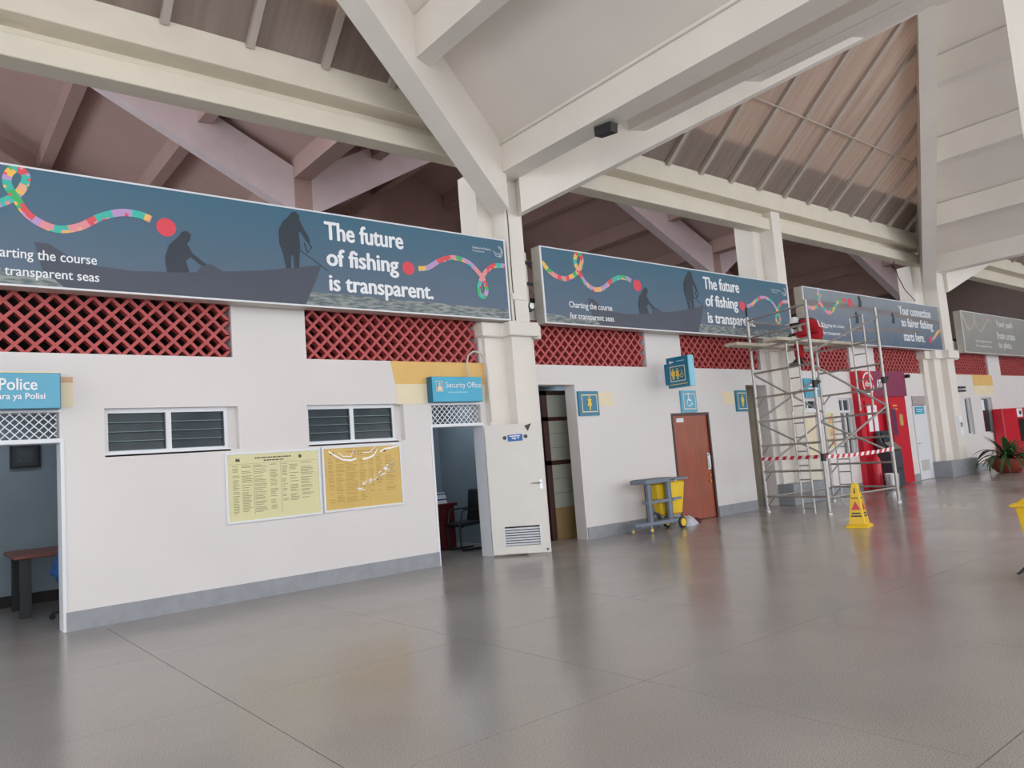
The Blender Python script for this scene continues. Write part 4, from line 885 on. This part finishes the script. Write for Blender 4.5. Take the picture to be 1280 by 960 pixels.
# ================================================================== WORKER
def skin(name, pts, edges, rad, m, parent, lv=1, root=0):
    me = bpy.data.meshes.new(name); me.from_pydata([Vector(p) for p in pts], edges, []); o = bpy.data.objects.new(name, me); COL.objects.link(o)
    o.modifiers.new('skin', 'SKIN'); sv = me.skin_vertices[0].data
    for v, r_ in zip(sv, rad): v.radius = (r_, r_) if not isinstance(r_, tuple) else r_
    sv[root].use_root = True
    ss = o.modifiers.new('ss', 'SUBSURF'); ss.levels = lv; ss.render_levels = lv; me.materials.append(m)
    dg = bpy.context.evaluated_depsgraph_get(); n = bpy.data.meshes.new_from_object(o.evaluated_get(dg)); bpy.data.objects.remove(o)
    for p in n.polygons: p.use_smooth = True
    n.name = name; n.materials.clear(); n.materials.append(m); q = bpy.data.objects.new(name, n); COL.objects.link(q); q.parent = parent; q.matrix_parent_inverse = Matrix.Translation(-Vector(parent.location)); return q
pw = thing('person', 'worker in red coverall and white cap sitting bent over on the scaffold platform', 'person', (15.3, 8.2, 3.42))
H = Vector((14.95, 8.08, 3.50)); FW = Vector((-.30, .954, 0)); SD = Vector((.954, .30, 0))
def hp(dx, dy, dz): return H-FW*dx+SD*dy+Vector((0, 0, dz))
body_pts = [hp(0, 0, 0), hp(-.05, 0, .16), hp(-.17, -.01, .31), hp(-.30, -.01, .38), hp(-.38, -.01, .38), hp(-.47, -.01, .35),
            hp(-.06, -.12, -.02), hp(-.45, -.17, .0), hp(-.47, -.20, -.43), hp(-.57, -.20, -.50),
            hp(-.06, .12, -.02), hp(-.42, .0, -.0) if False else hp(-.45, -.02, -.0), hp(-.43, -.03, -.43), hp(-.53, -.03, -.50),
            hp(-.28, -.19, .33), hp(-.24, -.24, .09), hp(-.46, -.22, .10), hp(-.53, -.2, .1),
            hp(-.28, .18, .33), hp(-.26, .23, .1), hp(-.46, .16, .14), hp(-.53, .14, .14)]
be = [(0, 1), (1, 2), (2, 3), (3, 4), (4, 5), (0, 6), (6, 7), (7, 8), (8, 9), (0, 10), (10, 11), (11, 12), (12, 13), (3, 14), (14, 15), (15, 16), (16, 17), (3, 18), (18, 19), (19, 20), (20, 21)]
br = [.14, .13, .14, .11, .05, .085, .09, .065, .045, .04, .09, .065, .045, .04, .06, .045, .033, .03, .06, .045, .033, .03]
skin('body', body_pts, be, br, M_skin, pw)
cl = [i for i in range(22) if i not in (4, 5, 9, 13, 17, 21)]; idx = {v: k for k, v in enumerate(cl)}
skin('coverall', [body_pts[i] for i in cl], [(idx[a], idx[b]) for a, b in be if a in idx and b in idx], [br[i]+.02 for i in cl], M_cover, pw)
hc = body_pts[5]+FW*.03
hd = MB(); nn_ = 14; vs_ = []; fs_ = []
for i in range(9):
    ph = pi*i/8
    for k in range(nn_):
        th = 2*pi*k/nn_; f_ = cos(th)*sin(ph); w_ = sin(th)*sin(ph); jaw = 1-.22*max(0, -cos(ph))
        vs_.append(tuple(hc+FW*(f_*.1*jaw+.01)+SD*(w_*.082*jaw)+Vector((0, 0, cos(ph)*.118))))
for i in range(8):
    for k in range(nn_): fs_.append((i*nn_+k, i*nn_+(k+1) % nn_, (i+1)*nn_+(k+1) % nn_, (i+1)*nn_+k))
hd.add(vs_, fs_).build('head', M_skin, pw, smooth=True)
MB().lathe([(0, .14), (.06, .128), (.098, .07), (.11, .01), (.112, -.005), (.106, -.005), (.09, .06), (0, .11)], (hc.x, hc.y, hc.z+.01), 18).box(hc.x-.07, hc.x+.07, hc.y+.06, hc.y+.2, hc.z+.005, hc.z+.017).build('cap', M_text, pw, smooth=True)
# face: nose and ears
MB().lathe([(0, .03), (.015, .0), (0, -.02)], (hc.x-.02, hc.y+.095, hc.z-.03), 8).lathe([(0, .03), (.012, 0), (0, -.03)], (hc.x-.088, hc.y, hc.z-.02), 8).build('face_detail', M_skin, pw)
for i in (9, 13):
    p = body_pts[i]; q4 = lambda f_, w_, z_: [tuple(p+FW*(-.12)-SD*w_+Vector((0, 0, z_[0]))), tuple(p+FW*f_-SD*w_+Vector((0, 0, z_[1]))), tuple(p+FW*f_+SD*w_+Vector((0, 0, z_[1]))), tuple(p+FW*(-.12)+SD*w_+Vector((0, 0, z_[0])))]
    MB().hexa(q4(.12, .045, (-.05, -.05))+q4(.09, .038, (.05, 0))).build('shoe', M_black, pw, bevel=.012)
for (i, j) in ((16, 17), (20, 21)):
    p, q = body_pts[i], body_pts[j]; e_ = (q-p).normalized(); m = MB()
    for k in range(4): s = q+Vector((0, (-.03+.02*k), 0)); m.path([s, s+e_*.04+Vector((0, 0, -.005)), s+e_*(.07)+Vector((0, 0, -.03))], .009, 6)
    m.path([q+Vector((0, .0, .02)), q+e_*.03+Vector((0, .03, .03)), q+e_*.05+Vector((0, .02, .01))], .01, 6); m.build('fingers', M_skin, pw)
label(MB().path([hp(.0, -.19, .33), hp(.02, -.15, .2), hp(.13, -.06, .16), hp(.14, .06, .17), hp(.02, .15, .2), hp(.0, .19, .33)], .013).build('reflective_band', M_text, pw), 'pale reflective band')

# ================================================================== CONE
t = thing('warning_cone', 'yellow four-sided wet floor cone in front of the scaffold', 'cone', (11.57, 6.0, 0))
cx, cy = 11.57, 6.0; ang = RD(12)
def sq(h, z): return [(cx+h*(cos(ang)*a-sin(ang)*b), cy+h*(sin(ang)*a+cos(ang)*b), z) for a, b in ((-1, -1), (1, -1), (1, 1), (-1, 1))]
MB().hexa(sq(.125, .045)+sq(.045, .66)).build('cone_body', M_yp, t, bevel=.008); MB().hexa(sq(.165, 0)+sq(.155, .03)).hexa(sq(.155, .03)+sq(.125, .048)).build('cone_base', M_yp, t)
def face_pt(side, a, z):
    h = .125+(.045-.125)*(z-.045)/.615+.002; q = {0: (a*h, -h), 3: (-h, -a*h)}[side]
    return (cx+cos(ang)*q[0]-sin(ang)*q[1], cy+sin(ang)*q[0]+cos(ang)*q[1], z)
mr2, mk = MB(), MB()
for s in (0, 3):
    for (a, b, z0, z1, mm) in ((-.62, .62, .205, .228, mk), (-.7, .7, .165, .188, mk), (-.7, .6, .44, .455, mk), (-.25, .25, .50, .62, mk if False else mr2)):
        if z0 == .50: mk.add([face_pt(s, -.2, .52), face_pt(s, .2, .52), face_pt(s, .12, .60), face_pt(s, -.1, .60)], [(0, 1, 2, 3)]); continue
        mm.add([face_pt(s, a, z0), face_pt(s, b, z0), face_pt(s, b, z1), face_pt(s, a, z1)], [(0, 1, 2, 3)])
    mr2.add([face_pt(s, -.7, .27), face_pt(s, .7, .27), face_pt(s, 0, .40)], [(0, 1, 2)])
mr2.build('printed_triangle', M_redp, t); mk.build('printed_text', M_inkd, t)
MB().box(cx-.03, cx+.03, cy-.03, cy+.03, .655, .675).build('cone_grip', M_yp, t)

# ================================================================== JANITOR CART
t = thing('janitor_cart', 'grey plastic janitor cart with a yellow bag beside the brown door', 'cart', (10.4, 9.15, 0))
y0, y1 = 8.92, 9.25
MB().prism([(9.62+.25, y0, .12), (10.98, y0, .12), (10.98, y1, .12), (9.95, y1, .12), (9.78, y1-.1, .12), (9.78, y0+.08, .12)], (0, 0, .07)).build('base_deck', M_cart, t, bevel=.01)
for x in (10.13, 10.66):
    MB().box(x-.04, x+.04, y0+.01, y0+.07, .18, .88).build('upright', M_cart, t); MB().box(x+.04, x+.065, y0+.02, y0+.16, .18, .86).build('upright_recess_shade', M_black, t)  # black strips stand in for the shade inside the hollow uprights
MB().box(10.07, 10.78, y0, y0+.15, .50, .55).build('middle_shelf', M_cart, t); MB().box(10.02, 10.8, y0-.02, y1+.02, .84, .92).build('top_tray', M_cart, t, bevel=.01)
MB().box(10.06, 10.76, y0+.02, y1-.02, .921, .925).build('tray_lining', M_dgrey, t)
MB().box(10.78, 11.2, y0+.0, y0+.04, .86, .90).box(10.78, 11.2, y1-.04, y1, .86, .90).box(11.16, 11.2, y0+.04, y1-.04, .86, .90).build('bag_frame', M_cart, t)
MB().box(10.70, 10.95, y0-.02, y0+.01, .52, .56).build('side_hook', M_cart, t)
g_ = MB().hexa([(10.62, y0+.17, .24), (11.1, y0+.1, .24), (11.1, y1+.02, .24), (10.62, y1+.02, .24), (10.5, y0+.17, .835), (11.16, y0+.03, .835), (11.16, y1+.05, .835), (10.5, y1+.05, .835)]).build('waste_bag', M_yp2, t, bevel=.03); label(g_, 'yellow vinyl waste bag')
for y in (y0-.03, y1+.0):
    w = MB().lathe([(0, 0), (.095, 0), (.105, .008), (.105, .035), (.095, .04), (0, .04)], (10.92, y, .105), 20, 'y').build('rear_wheel', M_black, t, smooth=True)
    sub('wheel_hub', MB().lathe([(0, -.006), (.07, -.006), (.07, .0), (0, .0)], (10.92, y, .105), 18, 'y'), M_yp, w)
for (x, y) in ((10.12, y0+.03), (9.86, y1-.1)):
    w = MB().lathe([(0, 0), (.05, 0), (.05, .03), (0, .03)], (x, y-.015, .052), 14, 'y').build('caster', M_cart, t, smooth=True); sub('caster_hub', MB().lathe([(0, -.004), (.03, -.004), (.03, 0), (0, 0)], (x, y-.015, .052), 12, 'y'), M_yp, w)
    MB().tube((x, y, .09), (x, y, .13), .015).build('caster_stem', M_steel, t)
MB().path([(10.3, 9.1, .19), (10.35, 9.1, .28), (10.42, 9.1, .31), (10.5, 9.1, .28), (10.55, 9.1, .19)], .03, 8).build('hose_coil', M_dgrey, t)
for x in (10.68, 10.73, 10.78): MB().tube((x, y0-.03, .88), (x, y0+.02, .88), .012).build('tool_clip', M_black, t)
# cloth on the floor
def lump(name, cx, cy, rx, ry, h, m, seed, n=18):
    rn = random.Random(seed); vs = [(cx, cy, h)]; fs = []; R = 5
    ph = [rn.random()*6 for _ in range(4)]
    for j in range(1, R+1):
        for i in range(n):
            a = 2*pi*i/n; rr = j/R*(1+.16*sin(3*a+ph[0])+.1*sin(5*a+ph[1])); z = h*(1-(j/R)**2.4)*(1+.12*sin(2*a+ph[2]+j*.6)) if j < R else 0.0
            vs.append((cx+rx*rr*cos(a), cy+ry*rr*sin(a), max(z, 0)))
    for i in range(n): fs.append((0, 1+i, 1+(i+1) % n))
    for j in range(R-1):
        for i in range(n): fs.append((1+j*n+i, 1+(j+1)*n+i, 1+(j+1)*n+(i+1) % n, 1+j*n+(i+1) % n))
    fs.append(tuple(1+(R-1)*n+i for i in range(n)))
    return MB().add(vs, fs).build(name, m, smooth=True)
tag(lump('floor_cloth', 11.33, 9.14, .24, .16, .16, M_cloth, 3), 'crumpled grey-white cloth lying on the floor beside the cart wheel', 'cloth')
tag(lump('maroon_cloth', 11.68, 9.2, .13, .08, .09, M_maroon, 8), 'small maroon cloth lying in front of the brown door', 'cloth')

# ================================================================== YELLOW BIN AT THE RIGHT EDGE
t = thing('wheeled_bin', 'yellow plastic bin with lid cut by the right edge of the picture', 'bin', (8.16, 2.5, 0))
bx, by = 8.2, 2.46
def rc(h, k, z): return [(bx-h, by-k, z), (bx+h, by-k, z), (bx+h, by+k, z), (bx-h, by+k, z)]
MB().hexa(rc(.15, .13, .08)+rc(.2, .2, .66)).build('bin_body', M_yp, t, bevel=.01); MB().hexa(rc(.235, .235, .655)+rc(.235, .235, .685)).build('bin_lid', M_yp, t, bevel=.008); MB().hexa(rc(.2, .2, .685)+rc(.14, .14, .73)).build('lid_crown', M_yp, t)
MB().path([(bx-.15, by+.2, .1), (bx-.19, by+.24, .05), (bx-.08, by+.29, .03), (bx+.08, by+.29, .03), (bx+.19, by+.24, .05), (bx+.15, by+.1, .1)], .012).build('foot_pedal', M_black, t)
MB().hexa(rc(.14, .12, 0)+rc(.14, .12, .08)).build('bin_base', M_black, t)

# ================================================================== PLANT
t = thing('potted_plant', 'leafy green plant in a round terracotta bowl at the foot of the right-hand column', 'plant', (24.35, 8.17, 0))
px, py = 24.4, 8.12
MB().lathe([(0, 0), (.22, 0), (.3, .04), (.44, .2), (.5, .36), (.49, .4), (.45, .4), (.44, .34), (0, .32)], (px, py, 0), 24).build('pot', M_terra, t, smooth=True)
MB().lathe([(0, .35), (.45, .35)], (px, py, 0), 20).build('soil', M_soil, t)
def leafmesh(L, w, droop, nm):
    vs = []; fs = []; n = 7
    for i in range(n+1):
        s = i/n; a = droop[0]+(droop[1]-droop[0])*s; 
        if i == 0: x = z = 0
        else: x += L/n*cos(a); z += L/n*sin(a)
        ww = w*(sin(pi*min(s*.9+.12, 1)))**.7 if i < n else .003
        vs += [(x, -ww, z+.12*ww), (x, 0, z-.12*ww), (x, ww, z+.12*ww)]
    for i in range(n): fs += [(3*i, 3*i+1, 3*i+4, 3*i+3), (3*i+1, 3*i+2, 3*i+5, 3*i+4)]
    me = bpy.data.meshes.new(nm); me.from_pydata(vs, [], fs); me.materials.append(M_leaf); return me
LM = [leafmesh(.95, .045, (RD(62), RD(-55)), 'leaf'), leafmesh(1.0, .05, (RD(45), RD(-60)), 'leaf'), leafmesh(.75, .05, (RD(80), RD(30)), 'leaf'), leafmesh(.85, .04, (RD(30), RD(-75)), 'leaf')]
rn = random.Random(11)
for i in range(64):
    o = bpy.data.objects.new('leaf', LM[i % 4]); COL.objects.link(o); o.parent = t; a = i*2.4+rn.random()*.5; s = .75+.45*rn.random()
    o.location = (.05+.06*cos(a), -.05+.06*sin(a), .36+.12*rn.random()); o.rotation_euler = (rn.uniform(-.2, .2), rn.uniform(-.2, .2), a); o.scale = (s, s, s)

# ================================================================== THINGS IN THE OFFICES
t = thing('wooden_table', 'reddish brown table with dark legs inside the police office', 'table', (1.8, 11.6, 0))
MB().box(1.05, 2.6, 11.0, 12.2, .71, .76).build('table_top', M_table, t, bevel=.01)
for (x, y) in ((1.18, 11.15), (1.18, 12.0), (2.5, 11.15), (2.5, 12.0)): MB().box(x-.06, x+.06, y-.05, y+.05, 0, .71).build('leg', M_black, t)
t = thing('office_chair', 'blue swivel chair half hidden behind the police office door jamb', 'chair', (1.75, 10.6, 0), 'office chairs')
MB().hexa([(1.38, 10.35, .50), (1.95, 10.35, .44), (1.95, 10.85, .44), (1.38, 10.85, .50), (1.55, 10.35, .95), (1.63, 10.35, .95), (1.63, 10.85, .95), (1.55, 10.85, .95)]).build('backrest', M_bluech, t, bevel=.03)
MB().box(1.45, 2.0, 10.3, 10.85, .40, .48).build('seat', M_bluech, t, bevel=.03); MB().tube((1.65, 10.55, .1), (1.65, 10.55, .42), .03).build('gas_column', M_black, t)
for k in range(5):
    a = 2*pi*k/5+.4; MB().tube((1.65, 10.55, .12), (1.65+.27*cos(a), 10.55+.27*sin(a), .08), .02).tube((1.65+.27*cos(a), 10.55+.27*sin(a)-.02, .035), (1.65+.27*cos(a), 10.55+.27*sin(a)+.02, .035), .035, 10).build('chair_foot', M_black, t)
t = thing('picture_frame', 'dark framed picture on the rear wall of the police office', 'picture', (1.35, 12.48, 1.88))
e = MB(); x0, x1, z0, z1 = 1.16, 1.52, 1.86, 2.2
for a in ((x0, x1, z0, z0+.03), (x0, x1, z1-.03, z1), (x0, x0+.03, z0+.03, z1-.03), (x1-.03, x1, z0+.03, z1-.03)): e.box(a[0], a[1], 12.46, 12.5, a[2], a[3])
e.build('frame', M_black, t); MB().box(x0+.03, x1-.03, 12.475, 12.49, z0+.03, z1-.03).build('mount', M_dgrey, t); MB().box(x0+.08, x1-.08, 12.47, 12.475, z0+.08, z1-.06).build('picture', mat('dim_print', (70, 76, 80), .4, var=.3, scale=12), t)
t = thing('office_desk', 'dark cherry wood desk inside the security office', 'desk', (7.2, 11.4, 0))
MB().box(6.6, 7.55, 11.05, 12.1, .74, .79).build('desk_top', M_desk, t, bevel=.008); MB().box(6.65, 7.5, 11.1, 11.14, .02, .74).box(7.44, 7.48, 11.14, 12.05, .02, .74).box(6.65, 6.69, 11.14, 12.05, .02, .74).build('desk_panel', M_desk, t)
for z in (.5, .28): MB().box(7.1, 7.42, 11.085, 11.1, z, z+.18).build('drawer_front', M_desk, t)
t = thing('desk_calendar', 'white and blue desk calendar on the security desk', 'calendar', (7.26, 11.2, .79))
MB().hexa([(7.14, 11.12, .79), (7.38, 11.12, .79), (7.38, 11.2, .79), (7.14, 11.2, .79), (7.14, 11.17, .98), (7.38, 11.17, .98), (7.38, 11.18, .98), (7.14, 11.18, .98)]).build('calendar_body', M_text, t)
for z in (.945, .85): MB().box(7.14, 7.38, 11.118, 11.16, z, z+.02).build('blue_band', mat('navy_band', (30, 66, 130), .4), t)
t = thing('office_chair', 'black cantilever chair seen through the security office doorway', 'chair', (7.6, 10.7, 0), 'office chairs')
MB().hexa([(7.22, 10.55, .40), (7.72, 10.55, .42), (7.72, 11.0, .42), (7.22, 11.0, .40), (7.22, 10.55, .46), (7.72, 10.55, .48), (7.72, 11.0, .48), (7.22, 11.0, .46)]).build('seat', M_black, t, bevel=.02)
bp = [(7.66, .48), (7.72, .44), (7.80, .62), (7.84, .85), (7.80, 1.0), (7.74, 1.0), (7.72, .85), (7.70, .62)]
MB().prism([(a, 10.55, b) for a, b in bp], (0, .45, 0)).build('backrest', M_black, t, bevel=.025)
for y in (10.58, 10.96):
    MB().path([(7.72, y, .44), (7.35, y, .42), (7.24, y, .38), (7.24, y, .06), (7.28, y, .015), (7.75, y, .015)], .014, 8).path([(7.25, y, .42), (7.3, y, .66), (7.36, y, .68), (7.7, y, .68)], .013, 8).build('cantilever_leg', M_black, t)
